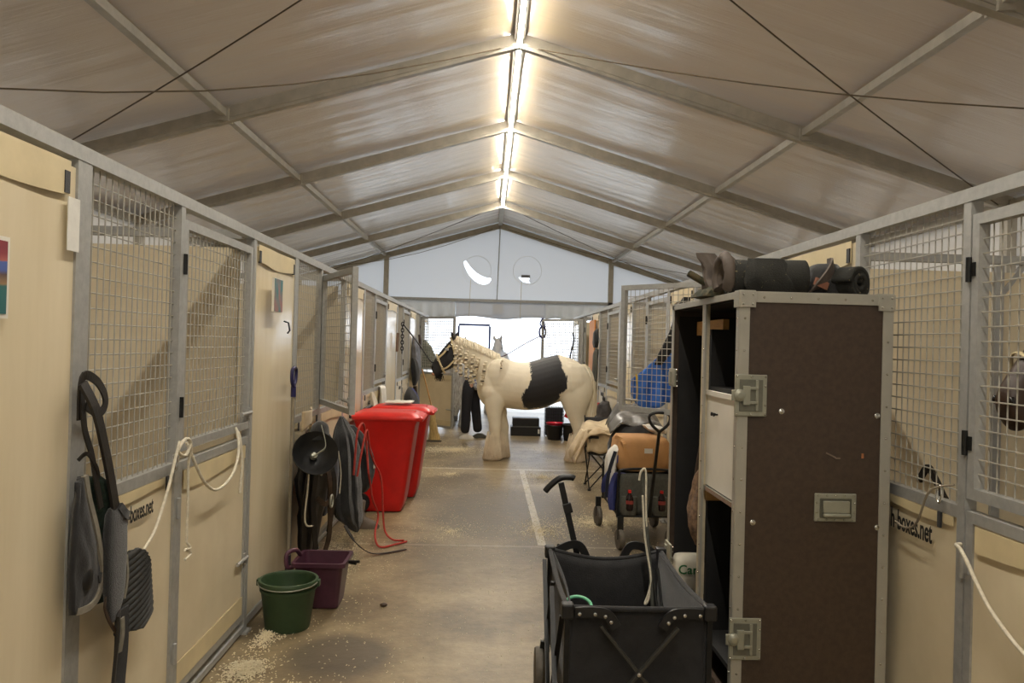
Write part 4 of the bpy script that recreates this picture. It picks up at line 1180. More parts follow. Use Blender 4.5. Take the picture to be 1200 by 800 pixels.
for y, s in ((-.012, -1), (WY + .012, 1)):
    for xs, dr in ((.0, 1), (WX, -1)):
        m = MB(); rg = [(xs + dr * .03, y, ZT - .016), (xs + dr * .10, y + s * .006, ZT - .012 + (.03 if s > 0 else 0)), (xs + dr * .155, y + s * .008, ZT - .022 + (.035 if s > 0 else 0)), (xs + dr * .19, y + s * .008, ZT - .07 + (.02 if s > 0 else 0))]
        strap(rg, .04, .012, 5, (0, 1, 0)).build('rim_bracket', BLACKP, wg)
        m = MB()
        for q in (.045, .105, .145, .168): 
            m.lathe([(.008, 0), (.007, .004), (0, .006)], 10, Matrix.Rotation(R(90 if s < 0 else -90), 3, 'X'), (xs + dr * q, y + s * .016, ZT - .017 - (.03 if q > .15 else .008 if q > .12 else 0) + (.03 if s > 0 else 0)))
        m.build('rivets', CHROME, wg)
m = MB(); m.lathe([(.009, 0), (.008, .004), (0, .006)], 10, Matrix.Rotation(R(90), 3, 'X'), (.28, -.037, .42)); m.build('rivets', CHROME, wg)
for x, y in ((-.045, .10), (WX + .045, .10), (-.045, WY - .10), (WX + .045, WY - .10)):
    a, b = MB(), MB(); wheel(a, b, (x, y, .105), .105, .045); wl = a.build('wheel', TREAD, wg); b.build('wheel_hub', BLACKP, wl)
    m = MB(); m.bar((x * .6 + (WX * .4 if x > .2 else 0), y, .24), (x, y, .105), .03, .02, (0, 1, 0)); m.build('wheel_fork', BLACKM, wg)
hn = MB(); hn.bar((.25, WY + .05, .20), (.055, WY + .085, .985), .03, .022, (0, 1, 0)); hs = hn.build('handle_shaft', BLACKM, wg, bevel=.003)
m = MB(); m.bar((.10, WY + .082, .83), (.085, WY + .083, .88), .044, .034, (0, 1, 0)); m.build('handle_collar', BLACKP, hs, bevel=.004)
m = MB(); m.tube(spline([(-.025, WY + .09, .935), (.0, WY + .09, .965), (.05, WY + .09, 1.005), (.105, WY + .09, 1.012), (.125, WY + .09, 1.005)]), [.013] + [.016] * 23 + [.013], 10); m.build('handle_grip', BLACKP, hs)
# things in the wagon
MB().tube([(.40 + .055 * math.cos(a), 3.22 + .055 * math.sin(a), .615 + .02 * math.sin(a)) for a in np.linspace(0, 2 * math.pi, 28, False)], .007, 8, True).build('ring', MINT); tag(bpy.data.objects['ring'], 'mint green plastic ring just inside the black wagon rim', 'ring')
for i, (xa, xb) in enumerate(((.815, .84), (.845, .865))):
    MB().tube([(xa, 3.72 + i * .03, .625), (xb, 3.55, .22)], .007, 8).build('tent_pole', BLACKM)
tp = [o for o in bpy.data.objects if o.name.startswith('tent_pole')]
tag(tp[0], 'thin dark pole standing in the wagon, closest to the white cord', 'pole', 'poles in the wagon'); tag(tp[1], 'thin dark pole standing in the wagon against its right side', 'pole', 'poles in the wagon')
MB().tube([(.755, 3.75, 1.10), (.80, 3.70, .62), (.82, 3.62, .215)], .009, 8).build('lunge_whip', NYGREY); tag(bpy.data.objects['lunge_whip'], 'slim grey stick standing upright in the black wagon', 'stick')
MB().tube(spline([(.742, 3.735, 1.05), (.750, 3.73, 1.095), (.772, 3.73, 1.09), (.776, 3.72, .9), (.79, 3.715, .70), (.80, 3.70, .56), (.775, 3.69, .475), (.79, 3.68, .50), (.80, 3.69, .60), (.772, 3.71, .78), (.758, 3.725, .98)], 6), .0052, 8).build('cotton_cord', WROPE)
tag(bpy.data.objects['cotton_cord'], 'cream cotton cord looped over the stick in the black wagon', 'rope')

# second wagon, loaded, further back
w2 = thing('folding_wagon', 'loaded dark wagon with tan bag, parked beyond the tall case', 'wagon', (1.13, 6.55, 0))
VX, VY = .46, .82
for u in (0, VY):
    MB().grid(lambda a, b: (VX * a, u + .015 * math.sin(math.pi * a), .27 + .36 * b), 10, 6).build('fabric_side', NYGREY, w2, solid=.006)
for u in (0, VX):
    MB().grid(lambda a, b: (u, VY * a, .27 + .36 * b), 10, 6).build('fabric_side', NYGREY, w2, solid=.006)
MB().box((VX / 2, VY / 2, .27), (VX, VY, .015)).build('fabric_floor', BLACK, w2)
for y in (-.015, VY + .015):
    MB().tube(spline([(-.005, y, .26), (-.005, y, .60), (.05, y, .665), (VX - .05, y, .665), (VX + .005, y, .60), (VX + .005, y, .26)], 5), .011, 8).build('end_frame', BLACKM, w2)
    MB().tube([(-.02, y, .275), (VX + .02, y, .275)], .009, 8).build('bottom_tube', BLACKM, w2)
for x in (-.01, VX + .01):
    MB().tube([(x, 0, .62), (x, VY, .62)], .010, 8).build('rim_tube', BLACKM, w2)
    MB().tube([(x, .02, .28), (x, VY - .02, .6)], .007, 6).build('cross_brace', BLACKM, w2); MB().tube([(x, .02, .6), (x, VY - .02, .28)], .007, 6).build('cross_brace', BLACKM, w2)
for x, y, r in ((.015, -.03, .085), (VX - .02, -.03, .085), (-.05, VY, .095), (VX + .02, VY, .095)):
    a, b = MB(), MB(); wheel(a, b, (x, y, r), r, .04, R(8)); wl = a.build('wheel', TREAD, w2); b.build('wheel_hub', BLACKP, wl)
    m = MB(); m.bar((x, y, .275), (x, y, r), .05, .03, (0, 1, 0)); m.build('wheel_fork', BLACKM, w2)
hs = MB().bar((.25, -.05, .28), (.235, -.43, 1.04), .022, .022, (0, 1, 0)).build('handle_shaft', BLACKM, w2)
m = MB(); m.tube(spline([(.235, -.425, 1.03), (.170, -.44, 1.09), (.150, -.445, 1.15), (.19, -.45, 1.18), (.28, -.45, 1.18), (.315, -.445, 1.15), (.300, -.44, 1.09), (.237, -.425, 1.03)], 5), .012, 8); m.build('handle_grip', BLACKP, hs)
for x in (.085, .355):
    MB().rings([ell((x, -.02, z), a, b, 18) for z, a, b in ((.285, .06, .03), (.33, .075, .045), (.42, .07, .042), (.44, .07, .04))], True).build('bottle_pocket', NYGREY, w2)
bt = []
for i, x in enumerate((.085, .355)):
    b = thing('bottle', ['dark drink bottle with red cap in the left wagon pocket', 'dark drink bottle with red cap in the right wagon pocket, beside the handle'][i], 'bottle', (1.13 + x, 6.505, .33), 0, 'bottles in the wagon pockets')
    MB().lathe([(.028, 0), (.033, .01), (.033, .09), (.03, .11), (.012, .14), (.012, .15), (0, .15)], 16).build('bottle_body', COLA, b)
    MB().lathe([(.034, .055), (.034, .085)], 16, cap=False).build('bottle_label', mat('red_label', (150, 60, 54), .5), b)
    MB().lathe([(.015, .146), (.015, .168), (0, .17)], 12).build('bottle_cap', REDCAP, b)
tb = thing('canvas_bag', 'tan canvas bag with small white label lying on the loaded wagon', 'bag', (1.36, 6.85, .64))
rg = []
for z, a, b, am in ((0, .22, .24, .0), (.03, .235, .25, .01), (.14, .235, .25, .02), (.235, .225, .24, .02), (.275, .20, .21, .03), (.285, .1, .1, .03)):
    rg.append(ell((0, 0, z), a, b, 40, am, 6, z * 20, 5))
MB().rings(rg).build('bag_body', TAN, tb)
MB().box((.025, -.248, .175), (.07, .006, .04)).build('bag_label', WHITEP, tb)
strap([(-.24, -.1, .27), (-.19, -.25, .25), (-.16, -.255, .1), (-.15, -.25, .02)], .03, .004, 6, (0, 1, 0)).build('bag_strap', TAN, tb)
tp_ = MB().grid(lambda u, v: (1.14 + .50 * u, 7.08 + .36 * v, .98 + .19 * math.sin(math.pi * u) ** .6 * (.4 + .6 * v) + .05 * nz(u * 5, v * 5, 1.5) - .06 * (1 - v)), 26, 18).build('grey_tarpaulin', GREYTARP, solid=.006)
tag(tp_, 'crumpled grey plastic sheet heaped behind the tan bag', 'sheet')
o = bundle([(1.30, 7.2, .60, .14, .2), (1.32, 7.2, .72, .18, .22), (1.36, 7.2, .88, .20, .2), (1.38, 7.2, .98, .12, .12)], 30, .08, 6).build('black_holdall', BLACK); tag(o, 'black holdall under the grey plastic sheet in the loaded wagon', 'bag')
o = bundle([(1.56, 6.98, .93, .06, .07), (1.52, 6.96, .97, .09, .09), (1.46, 6.97, 1.0, .06, .06)], 24, .15, 5).build('white_wrapper', WHITECL); tag(o, 'crumpled white wrapper lying on top of the tan bag', 'wrapper')
wc = thing('striped_towel', 'white towel with navy bands hanging over the left side of the loaded wagon', 'towel', (1.10, 6.75, .4))
bundle([(.0, .0, -.04, .03, .08), (-.01, 0, .15, .045, .10), (.0, 0, .36, .05, .09), (.05, 0, .44, .04, .06)], 24, .12, 5).build('towel_cloth', WHITECL, wc)
strap([(-.05, -.07, -.0), (-.045, -.10, .2), (.01, -.10, .40)], .03, .006, 6, (0, 1, 0)).build('towel_band', NAVY, wc)
strap([(-.075, -.04, .04), (-.07, -.08, .16), (.05, -.085, .36)], .035, .006, 6, (0, 1, 0)).build('towel_band', BLUEB, wc)
o = bundle([(1.09, 6.62, .31, .025, .03), (1.085, 6.62, .42, .035, .035), (1.10, 6.62, .55, .03, .03), (1.14, 6.57, .63, .05, .025)], 20, .1, 4).build('blue_scarf', BLUEB); tag(o, 'blue cloth strip tied to the loaded wagon corner', 'cloth')

# ------------------------------------------------------------------ camping chair and blanket
ch = thing('camping_chair', 'folding camping chair with dark tube legs under the beige blanket', 'chair', (1.20, 9.15, 0))
for a, b in (((.03, 0, .02), (.38, .04, .42)), ((.40, 0, .02), (.05, .04, .42)), ((.03, .40, .02), (.38, .36, .42)), ((.40, .40, .02), (.05, .36, .42)), ((.03, .0, .02), (.02, .38, .42)), ((.40, .0, .02), (.42, .38, .42)), ((.03, .40, .02), (.03, .02, .42)), ((.40, .40, .02), (.42, .02, .42))):
    MB().tube([a, b], .008, 8).build('leg', BLACKM, ch)
for x, y in ((.03, 0), (.40, 0), (.03, .40), (.40, .40)): MB().box((x, y, .012), (.035, .035, .024)).build('foot', BLACKP, ch)
MB().grid(lambda u, v: (.02 + .42 * u, .02 + .38 * v, .42 - .03 * math.sin(math.pi * u) * math.sin(math.pi * v)), 8, 8).build('seat', BLACK, ch, solid=.006)
MB().grid(lambda u, v: (.02 + .42 * u, .40 + .10 * v + .02 * math.sin(math.pi * u), .46 + .36 * v), 8, 8).build('backrest', BLACK, ch, solid=.006)
for x in (.02, .43):
    MB().tube([(x, .36, .4), (x, .5, .84)], .009, 8).build('back_post', BLACKM, ch)
    MB().tube([(x, .02, .4), (x, .0, .62)], .009, 8).build('arm_post', BLACKM, ch)
    MB().bar((x, -.02, .62), (x, .44, .60), .05, .012).build('armrest', BLACK, ch)
MB().bar((.0, -.012, .635), (.45, -.012, .61), .012, .03).build('front_strap', BLACK, ch)
def blanket(u, v):
    # u along x (left overhang -> right), v from front to back
    x = 1.05 + .62 * u
    over = max(0, (.28 - u) / .28)
    z = .80 - .03 * math.sin(math.pi * u) - .38 * over ** 1.3 - .10 * (1 - v) ** 2
    z += .025 * nz(u * 4, v * 4, 2.2) + .012 * math.sin(u * 16 + v * 3)
    return (x - .03 * math.sin(v * 4), 9.08 + .62 * v + .02 * math.sin(u * 11), z)
bk = thing('blanket', 'beige blanket thrown over the camping chair and hanging to its left', 'blanket', (0, 0, 0))
MB().grid(blanket, 34, 20).build('blanket_top', BEIGE, bk, solid=.014)
MB().grid(lambda u, v: (1.19 + .38 * u, 9.14 + .02 * math.sin(u * 9), .72 - .27 * v + .012 * math.sin(u * 12) * v), 18, 8).build('blanket_front', BEIGE, bk, solid=.012)
bundle([(1.06, 9.3, .36, .05, .10), (1.08, 9.3, .46, .08, .14), (1.13, 9.3, .58, .07, .14), (1.17, 9.32, .70, .03, .10)], 28, .1, 6).build('blanket_fold', BEIGE, bk)

# ------------------------------------------------------------------ right side hangings
bl = thing('blue_rug', 'royal blue rug hanging behind the open mesh door on the right', 'rug', (0, 6.62, 0))
MB().grid(lambda u, v: (1.23 + .47 * u, .03 * math.sin(u * 22) * (.3 + v) + .015 * nz(u * 4, v * 4), 1.42 + .46 * u ** 1.1 - (.10 + (.52 * (u ** .6)) ) * v - .02 * math.sin(u * 6) * v), 40, 16).build('rug_cloth', BLUECL, bl, solid=.010)
strap([(1.26, -.03, 1.47), (1.27, -.04, 1.36), (1.27, -.03, 1.24)], .014, .004, 5, (0, 1, 0)).build('rug_binding', YELL, bl)
o = bundle([(1.64, 6.45, 2.12, .03, .02), (1.60, 6.45, 2.0, .05, .03), (1.54, 6.46, 1.80, .05, .03), (1.47, 6.47, 1.65, .05, .03), (1.42, 6.48, 1.55, .03, .02)], 24, .12, 5).build('stable_jacket', BLACK)
tag(o, 'black garment hanging slanted above the blue rug', 'jacket')
bp_ = thing('rucksack', 'dark grey rucksack with blue base hanging on the far right stall front', 'rucksack', (1.66, 11.0, .62))
bundle([(0, 0, 0, .07, .12), (0, 0, .05, .10, .15), (0, 0, .18, .10, .15), (0, 0, .26, .08, .12), (.02, 0, .31, .04, .08)], 24, .06, 5, 2.6).build('pack_body', mat('pack_grey', (74, 70, 70), .8, 0, .3, 14, .3, 30), bp_)
bundle([(-.03, 0, -.02, .08, .12), (-.03, 0, .03, .095, .145), (-.03, 0, .09, .09, .14)], 20, .05, 5, 2.6).build('pack_base', NAVY, bp_)
MB().tube(spline([(.0, -.06, .29), (-.01, -.05, .36), (-.01, .05, .36), (0, .06, .29)]), .012, 8).build('pack_handle', BLACK, bp_)
bundle([(-.06, .09, .22, .02, .02), (-.06, .10, .28, .02, .02)], 10, 0, 4).build('pack_tab', REDCAP, bp_)
o = MB().box((1.715, 12.87, 1.2), (.02, .62, 1.86)).build('plywood_board', PLY); tag(o, 'orange plywood board standing against the stall behind the horse\'s rump', 'board')
o = bundle([(1.66, 12.02, .95, .03, .06), (1.66, 12.02, 1.2, .035, .09), (1.66, 12.02, 1.5, .04, .10), (1.67, 12.02, 1.62, .035, .08), (1.68, 12.02, 1.66, .02, .04)], 20, .1, 5).build('travel_boot', NYGREY); tag(o, 'grey padded leg boot hanging above the rucksack on the right', 'leg boot')
o = bundle([(1.66, 12.02, 1.68, .03, .05), (1.66, 12.02, 1.76, .045, .10), (1.66, 12.02, 1.90, .04, .10), (1.68, 12.02, 1.97, .02, .05)], 20, .1, 5).build('travel_boot', BLACK); tag(o, 'black padded leg boot hanging highest on the right stall front', 'leg boot')
bh = thing('head_collar', 'blue head collar hooked on the far right mesh door', 'head collar', (1.03, 14.9, 1.95))
m = MB(); m.tube([(.06 * math.cos(a), -.03, .11 * math.sin(a)) for a in np.linspace(0, 2 * math.pi, 20, False)], .018, 8, True); m.build('noseband', BLUEB, bh)
MB().tube(spline([(.0, -.03, .1), (-.05, -.03, .16), (.0, -.03, .26), (.04, -.03, .1)]), .014, 8).build('headpiece', BLUEB, bh)
o = MB().tube(spline([(1.0, 14.86, 1.88), (.75, 15.2, 1.74), (.40, 16.0, 1.50), (.26, 17.0, 1.42)]), .011, 8).build('lead_rope', mat('plum_rope', (110, 66, 84), .8)); tag(o, 'plum lead rope stretching from the blue head collar past the horse\'s back', 'rope')
o = strap([(1.55, 14.32, 1.95), (1.57, 14.33, 1.8), (1.52, 14.32, 1.55), (1.50, 14.3, 1.45)], .03, .012, 6, (0, 1, 0)).build('bridle', LEATHER); tag(o, 'black bridle hanging on the far right mesh door', 'bridle')

# boxes and buckets behind the horse
tr = thing('tack_trunk', 'low black two-tier trunk on the floor under the horse\'s belly', 'trunk', (.745, 14.75, 0))
MB().box((0, 0, .085), (.56, .36, .17)).build('trunk_body', BLACKP, tr, bevel=.01); MB().box((0, .0, .255), (.50, .32, .16)).build('trunk_lid', BLACKP, tr, bevel=.02)
MB().box((.24, -.185, .09), (.035, .012, .08)).build('trunk_label', WHITEP, tr); MB().box((0, -.17, .18), (.5, .02, .012)).build('trunk_seam', NYGREY, tr)
def bucket(nm, label, c, r0, r1, h, m, mh, wall=.006, rim=.012, n=32, group=None):
    b = thing(nm, label, 'bucket', c, 0, group)
    MB().lathe([(r0 * .9, 0), (r0 - .003, .002), (r0, .012), (r1 - .001, h - .03), (r1, h - .028), (r1 + rim - .001, h - .028), (r1 + rim, h - .025), (r1 + rim, h - .004), (r1 + rim - .003, h), (r1 - wall + .002, h), (r1 - wall, h - .003), (r1 - wall - .002, h - .02), (r0 - wall, .03), (r0 - wall - .004, .021), (0, .02)], n).build('bucket_body', m, b)
    return b
b1 = bucket('feed_bucket', 'black bucket with a red bowl inside, behind the horse\'s hind legs', (1.24, 14.1, 0), .12, .15, .27, BLACKP, None)
MB().lathe([(.0, .2), (.10, .21), (.148, .285), (.162, .31), (.155, .312), (.10, .23), (0, .22)], 24).build('bowl', mat('cerise_plastic', (206, 24, 60), .4), b1)
b2 = bucket('feed_bucket', 'dark green black bucket to the right of the red bowl, behind the horse', (1.52, 14.0, 0), .12, .145, .30, BLACKP, None)
o = MB().box((1.45, 14.03, .46), (.07, .02, .10), .3, Matrix.Rotation(R(25), 3, 'Y')).build('dustpan', REDP); tag(o, 'red plastic dustpan in the dark bucket behind the horse', 'dustpan')
cr = thing('wire_basket', 'dark wire crate stacked behind the red bowl under the horse', 'basket', (1.27, 14.62, 0))
m = MB()
for i in range(9):
    z = .06 + i * .06
    m.tube([(-.17, -.1, z), (.17, -.1, z), (.17, .1, z), (-.17, .1, z)], .006, 5, True)
for i in range(9):
    x = -.17 + i * .0425; m.tube([(x, -.1, .0), (x, -.1, .56)], .005, 5); m.tube([(x, .1, .0), (x, .1, .56)], .005, 5)
m.build('crate_wires', BLACKM, cr); MB().box((0, 0, .28), (.32, .18, .5)).build('crate_fill', mat('dark_cloth', (52, 54, 62), .9), cr)
fr = thing('metal_gate', 'blue grey metal gate frame standing in the bright exit', 'gate', (-.34, 18.7, 0))
MB().box((0, 0, 2.15), (.74, .05, .05)).build('gate_rail', BLUEM, fr); MB().box((-.37, 0, 1.06), (.05, .05, 2.13)).build('gate_post', BLUEM, fr); MB().box((.37, 0, 1.06), (.05, .05, 2.13)).build('gate_post', BLUEM, fr)

# right foreground: cords, hooks
o = MB().tube(spline([(1.73, 2.83, 1.21), (1.69, 2.92, 1.17), (1.70, 3.02, 1.03), (1.71, 3.12, .985), (1.72, 3.22, .99)]), .0045, 6).build('cord', mat('grey_cord', (150, 140, 122), .85)); tag(o, 'thin grey cord tied to the post beside the tall case', 'rope')
o = MB().tube(spline([(1.74, 2.80, 1.00), (1.71, 2.78, 1.0), (1.70, 2.72, .985), (1.70, 2.55, .83), (1.70, 2.3, .74), (1.71, 2.0, .80), (1.73, 1.8, .98)]), .007, 8).build('rope_loop', WROPE); tag(o, 'white rope looped across the stall door at the right edge', 'rope')
def carabiner(c, label, ry=0.0):
    m = MB(); pts = [Vector((.004, .014 * math.cos(a), .034 * math.sin(a))) for a in np.linspace(0, 2 * math.pi, 18, False)]
    m.tube([p + Vector(c) for p in pts], .0032, 6, True); m.tube([Vector(c) + Vector((.01, .008 + .012 * math.cos(a), -.006 + .032 * math.sin(a))) for a in np.linspace(0, 2 * math.pi, 18, False)], .003, 6, True)
    o = m.build('snap_hook', CHROME); tag(o, label, 'hook')
carabiner((1.725, 2.925, 1.16), 'chrome snap hook on the middle rail beside the tall case')
carabiner((-1.325, 3.37, 1.15), 'chrome snap hook on the middle rail by the white ropes')
o = strap([(1.83, 3.24, 1.16), (1.83, 3.18, 1.22), (1.83, 3.12, 1.18), (1.83, 3.06, 1.12), (1.83, 3.02, 1.10)], .03, .012, 6, (1, 0, 0)).build('harness_strap', LEATHER); tag(o, 'black strap behind the mesh just past the tall case', 'strap')
o = MB().tube(spline([(1.9, 2.9, 1.05), (1.95, 2.75, 1.06), (2.0, 2.6, 1.12), (2.1, 2.4, 1.2)]), .014, 8).build('hose', BLACKP); tag(o, 'black hose end behind the stall door at the right edge', 'hose')

# ------------------------------------------------------------------ left side
# poster and small canvas
pm = bpy.data.materials.new('poster_print'); tt = NT(pm)
co = tt.n('ShaderNodeTexCoord'); sp = tt.n('ShaderNodeSeparateXYZ'); tt.l(co, 'Generated', sp, 'Vector')
nn = tt.n('ShaderNodeTexNoise', Scale=6.0, Detail=3.0); tt.l(co, 'Object', nn, 'Vector')
ad = tt.n('ShaderNodeMath', operation='MULTIPLY_ADD'); ad.inputs[1].default_value = .12; tt.l(nn, 'Fac', ad, 0); tt.l(sp, 'Z', ad, 2)
rp = tt.n('ShaderNodeValToRGB'); tt.l(ad, 0, rp, 'Fac'); tt.l(rp, 'Color', tt.b, 'Base Color')
cr_ = rp.color_ramp; cr_.elements[0].position = .0; cr_.elements[0].color = lin((40, 96, 98)); cr_.elements[1].position = .98; cr_.elements[1].color = lin((126, 44, 56))
for p, c in ((.44, (44, 104, 104)), (.47, (150, 120, 84)), (.60, (88, 66, 60)), (.66, (66, 92, 160)), (.78, (74, 100, 168)), (.80, (176, 96, 88)), (.9, (136, 50, 58))):
    e = cr_.elements.new(p); e.color = lin(c)
po = thing('poster', 'red, blue and teal poster on the cream panel at the left edge', 'poster', (-1.335, 2.02, 1.83))
MB().box((0, 0, 0), (.004, .38, .225)).build('poster_sheet', WHITEP, po); MB().box((.003, 0, 0), (.002, .355, .2)).build('poster_print', pm, po)
cm = mat('teal_print', (74, 124, 128), .6, 0, .3, 14, c2=(156, 110, 106), vlo=.4, vhi=.62, stretch=(1, 1, .5))
pc = thing('canvas_picture', 'small teal canvas picture hung on the cream panel', 'picture', (-1.315, 4.86, 1.95))
MB().box((.008, 0, 0), (.014, .185, .205)).build('picture_block', WHITEP, pc); MB().box((.016, 0, 0), (.004, .18, .2)).build('picture_print', cm, pc)
o = MB().tube([(-1.34, 5.16, 1.80), (-1.31, 5.16, 1.79), (-1.30, 5.16, 1.74), (-1.315, 5.16, 1.72)], .006, 6).build('coat_hook', BLACKM); tag(o, 'small black hook on the cream panel below the canvas picture', 'hook')
o = MB().box((-1.338, 2.545, 2.03), (.003, .07, .17)).build('tape_strip', WHITECL); tag(o, 'strip of white tape on the panel edge near the first mesh', 'tape')

# green pad and straps, nearest left
pd = thing('saddle_pad', 'dark green pad with grey binding hanging from straps on the near left stall', 'pad', (-1.33, 2.70, 1.0))
def LP(X, Y, Z): return Vector((X + 1.33, Y - 2.70, Z - 1.0))
bind = [Vector(p) for p in ((-1.31, 2.578, 1.221), (-1.305, 2.596, 1.142), (-1.30, 2.634, 1.047), (-1.297, 2.664, .953), (-1.297, 2.685, .88), (-1.30, 2.668, .808), (-1.305, 2.622, .782), (-1.31, 2.55, .789))]
bs = spline(bind, 6)
def flap_fn(u, v):
    # left flap: from the binding back to its left edge against the post
    q = bs[min(len(bs) - 1, int(round(v * (len(bs) - 1) * .86)))]
    lz = 1.20 - .415 * v
    l = Vector((-1.305, 2.545 - .02 * math.sin(v * 3), lz if v < .97 else q.z))
    p = l.lerp(q, u); p.x += .012 * math.sin(math.pi * u) * math.sin(math.pi * min(1, v + .1)) + .006 * nz(u * 4, v * 5, 3)
    return LP(*p)
MB().grid(flap_fn, 14, 30).build('pad_flap', BLACK, pd, solid=.02)
strap([LP(*p) + Vector((.012, .004, 0)) for p in bind], .022, .014, 6, (1, 0, 0)).build('pad_binding', GREYTRIM, pd)
def green_fn(u, v):
    yl = 2.62 + .05 * math.sin(v * 2.5); yr = 2.70 + .16 * min(1, v * 2.5) ** .6
    z = 1.21 - .44 * v + .02 * u * (1 - v) - .10 * u * max(0, .4 - v)
    return LP(-1.315 + .02 * math.sin(math.pi * u) + .01 * nz(u * 5, v * 5, 8), yl + (yr - yl) * u, z)
MB().grid(green_fn, 12, 20).build('pad_pile', DGREEN, pd, solid=.022)
MB().grid(lambda u, v: green_fn(.35 + .6 * u, .55 + .45 * v) + Vector((.016, 0, 0)), 8, 8).build('pad_lower', BLACK, pd, solid=.012)
for z in (.93, .86):
    strap([LP(-1.285, 2.665, z), LP(-1.28, 2.70, z + .012), LP(-1.275, 2.74, z + .03)], .03, .008, 5, (1, 0, 0)).build('pad_strap', GREYTRIM if z > .9 else BLACK, pd)
MB().ball(LP(-1.29, 2.60, .88), (.014, .03, .04)).build('pad_boss', BLACKP, pd)
hs_ = thing('harness', 'black padded harness straps hooked over the mesh and hanging past the green pad', 'harness', (-1.33, 2.70, 1.0))
strap([LP(-1.325, 2.593, 1.40), LP(-1.32, 2.593, 1.536), LP(-1.31, 2.655, 1.530), LP(-1.31, 2.719, 1.481), LP(-1.31, 2.728, 1.437), LP(-1.31, 2.683, 1.415), LP(-1.315, 2.61, 1.446)], .030, .006, 6, (1, 0, 0)).build('strap_loop', LEATHER, hs_)
strap([LP(-1.31, 2.575, 1.522), LP(-1.28, 2.604, 1.434), LP(-1.275, 2.656, 1.315), LP(-1.27, 2.70, 1.192), LP(-1.265, 2.735, 1.07)], .042, .010, 6, (1, 0, 0)).build('hanging_strap', LEATHER, hs_)
strap([LP(-1.32, 2.590, 1.50), LP(-1.315, 2.605, 1.375), LP(-1.305, 2.635, 1.287), LP(-1.29, 2.64, 1.20), LP(-1.28, 2.66, 1.10)], .026, .006, 6, (1, 0, 0)).build('hanging_strap', LEATHER, hs_)
strap([LP(-1.32, 2.58, 1.27), LP(-1.30, 2.60, 1.29), LP(-1.29, 2.64, 1.24), LP(-1.29, 2.66, 1.2)], .014, .005, 6, (1, 0, 0)).build('thin_strap', LEATHER, hs_)
rg = []
for (y0, y1, z, d) in ((2.715, 2.80, 1.088, .012), (2.70, 2.835, 1.07, .022), (2.695, 2.848, 1.03, .026), (2.692, 2.852, .93, .028), (2.70, 2.848, .82, .026), (2.71, 2.84, .76, .022), (2.725, 2.82, .715, .015), (2.74, 2.80, .69, .008)):
    rg.append(ell(LP(-1.272, (y0 + y1) / 2 - .022, z), d * .8, (y1 - y0) / 2 - .008, 28, 0, 1, 0, 2.6))
MB().rings(rg).build('padded_strap', FLEECE, hs_)
strap([LP(-1.258, 2.745, 1.09), LP(-1.25, 2.77, 1.06), LP(-1.255, 2.805, 1.045)], .03, .01, 5, (1, 0, 0)).build('thin_strap', BLACK, hs_)
strap([LP(-1.275, 2.818, .90), LP(-1.273, 2.826, .82), LP(-1.275, 2.81, .75)], .014, .03, 5, (1, 0, 0)).build('strap_edging', GREYTRIM, hs_)
strap([LP(-1.25, 2.745, .72), LP(-1.255, 2.755, .62), LP(-1.26, 2.745, .50), LP(-1.265, 2.72, .25), LP(-1.265, 2.71, .06)], .055, .008, 6, (1, .35, 0)).build('long_strap', LEATHER, hs_)
strap([LP(-1.26, 2.79, .72), LP(-1.27, 2.815, .58), LP(-1.275, 2.81, .45), LP(-1.275, 2.79, .25), LP(-1.275, 2.785, .06)], .06, .008, 6, (1, -.3, 0)).build('long_strap', BLACK, hs_)
strap([LP(-1.27, 2.70, .80), LP(-1.27, 2.685, .76), LP(-1.262, 2.70, .71), LP(-1.255, 2.735, .66)], .012, .005, 6, (1, 0, 0)).build('thin_strap', BROWNL, hs_)
strap([LP(-1.245, 2.76, .70), LP(-1.245, 2.765, .64), LP(-1.25, 2.76, .58)], .022, .006, 6, (1, 0, 0)).build('thin_strap', GREYTRIM, hs_)
rb = thing('ribbed_wrap', 'ribbed black leg wrap hanging on a white cord by the first door post', 'leg wrap', (-1.335, 2.97, .735))
top = spline([(2.885, .86, 0), (2.93, .892, 0), (2.985, .885, 0), (3.04, .845, 0), (3.075, .80, 0), (3.085, .755, 0)], 6)
bot = spline([(2.87, .60, 0), (2.93, .598, 0), (2.99, .585, 0), (3.05, .59, 0), (3.11, .63, 0), (3.115, .70, 0)], 6)
def ribf(u, v):
    a = top[min(len(top) - 1, int(round(u * (len(top) - 1))))]; b = bot[min(len(bot) - 1, int(round(u * (len(bot) - 1))))]
    q = a.lerp(b, v)
    rib = abs(math.sin((q.y * 1.0 - q.x * .32) * math.pi / .024))
    return (.02 + .035 * math.sin(math.pi * u) ** .7 + .009 * rib, q.x - 2.99, q.y - .735)
MB().grid(ribf, 30, 90).build('wrap_body', mat('ribbed_neoprene', (58, 59, 58), .7, 0, .1, 20), rb, solid=.016)
rp_ = thing('lead_rope', 'white rope hanging from the post between mesh and door, near left', 'rope', (-1.32, 3.36, 1.2))
MB().tube(spline([(.03, -.01, .03), (.03, .06, .04), (.035, .10, .0), (.02, .115, -.08), (.02, .12, -.25), (.02, .115, -.42)], 6), .006, 8).build('rope_length', WROPE, rp_)
MB().tube(spline([(.03, -.02, .04), (.03, -.06, -.03), (.03, -.13, -.15), (.03, -.24, -.28), (.03, -.34, -.335)], 6), .0065, 8).build('rope_length', WROPE, rp_)
MB().tube(spline([(.03, -.03, .0), (.04, .02, .045), (.04, .08, .02), (.03, .05, -.03)], 6, True), .007, 8, True).build('rope_knot', WROPE, rp_)
MB().tube(spline([(.02, .115, -.42), (.03, .14, -.45), (.02, .10, -.45), (.025, .16, -.48), (.025, .09, -.49)], 5), .006, 8).build('rope_knot', WROPE, rp_)
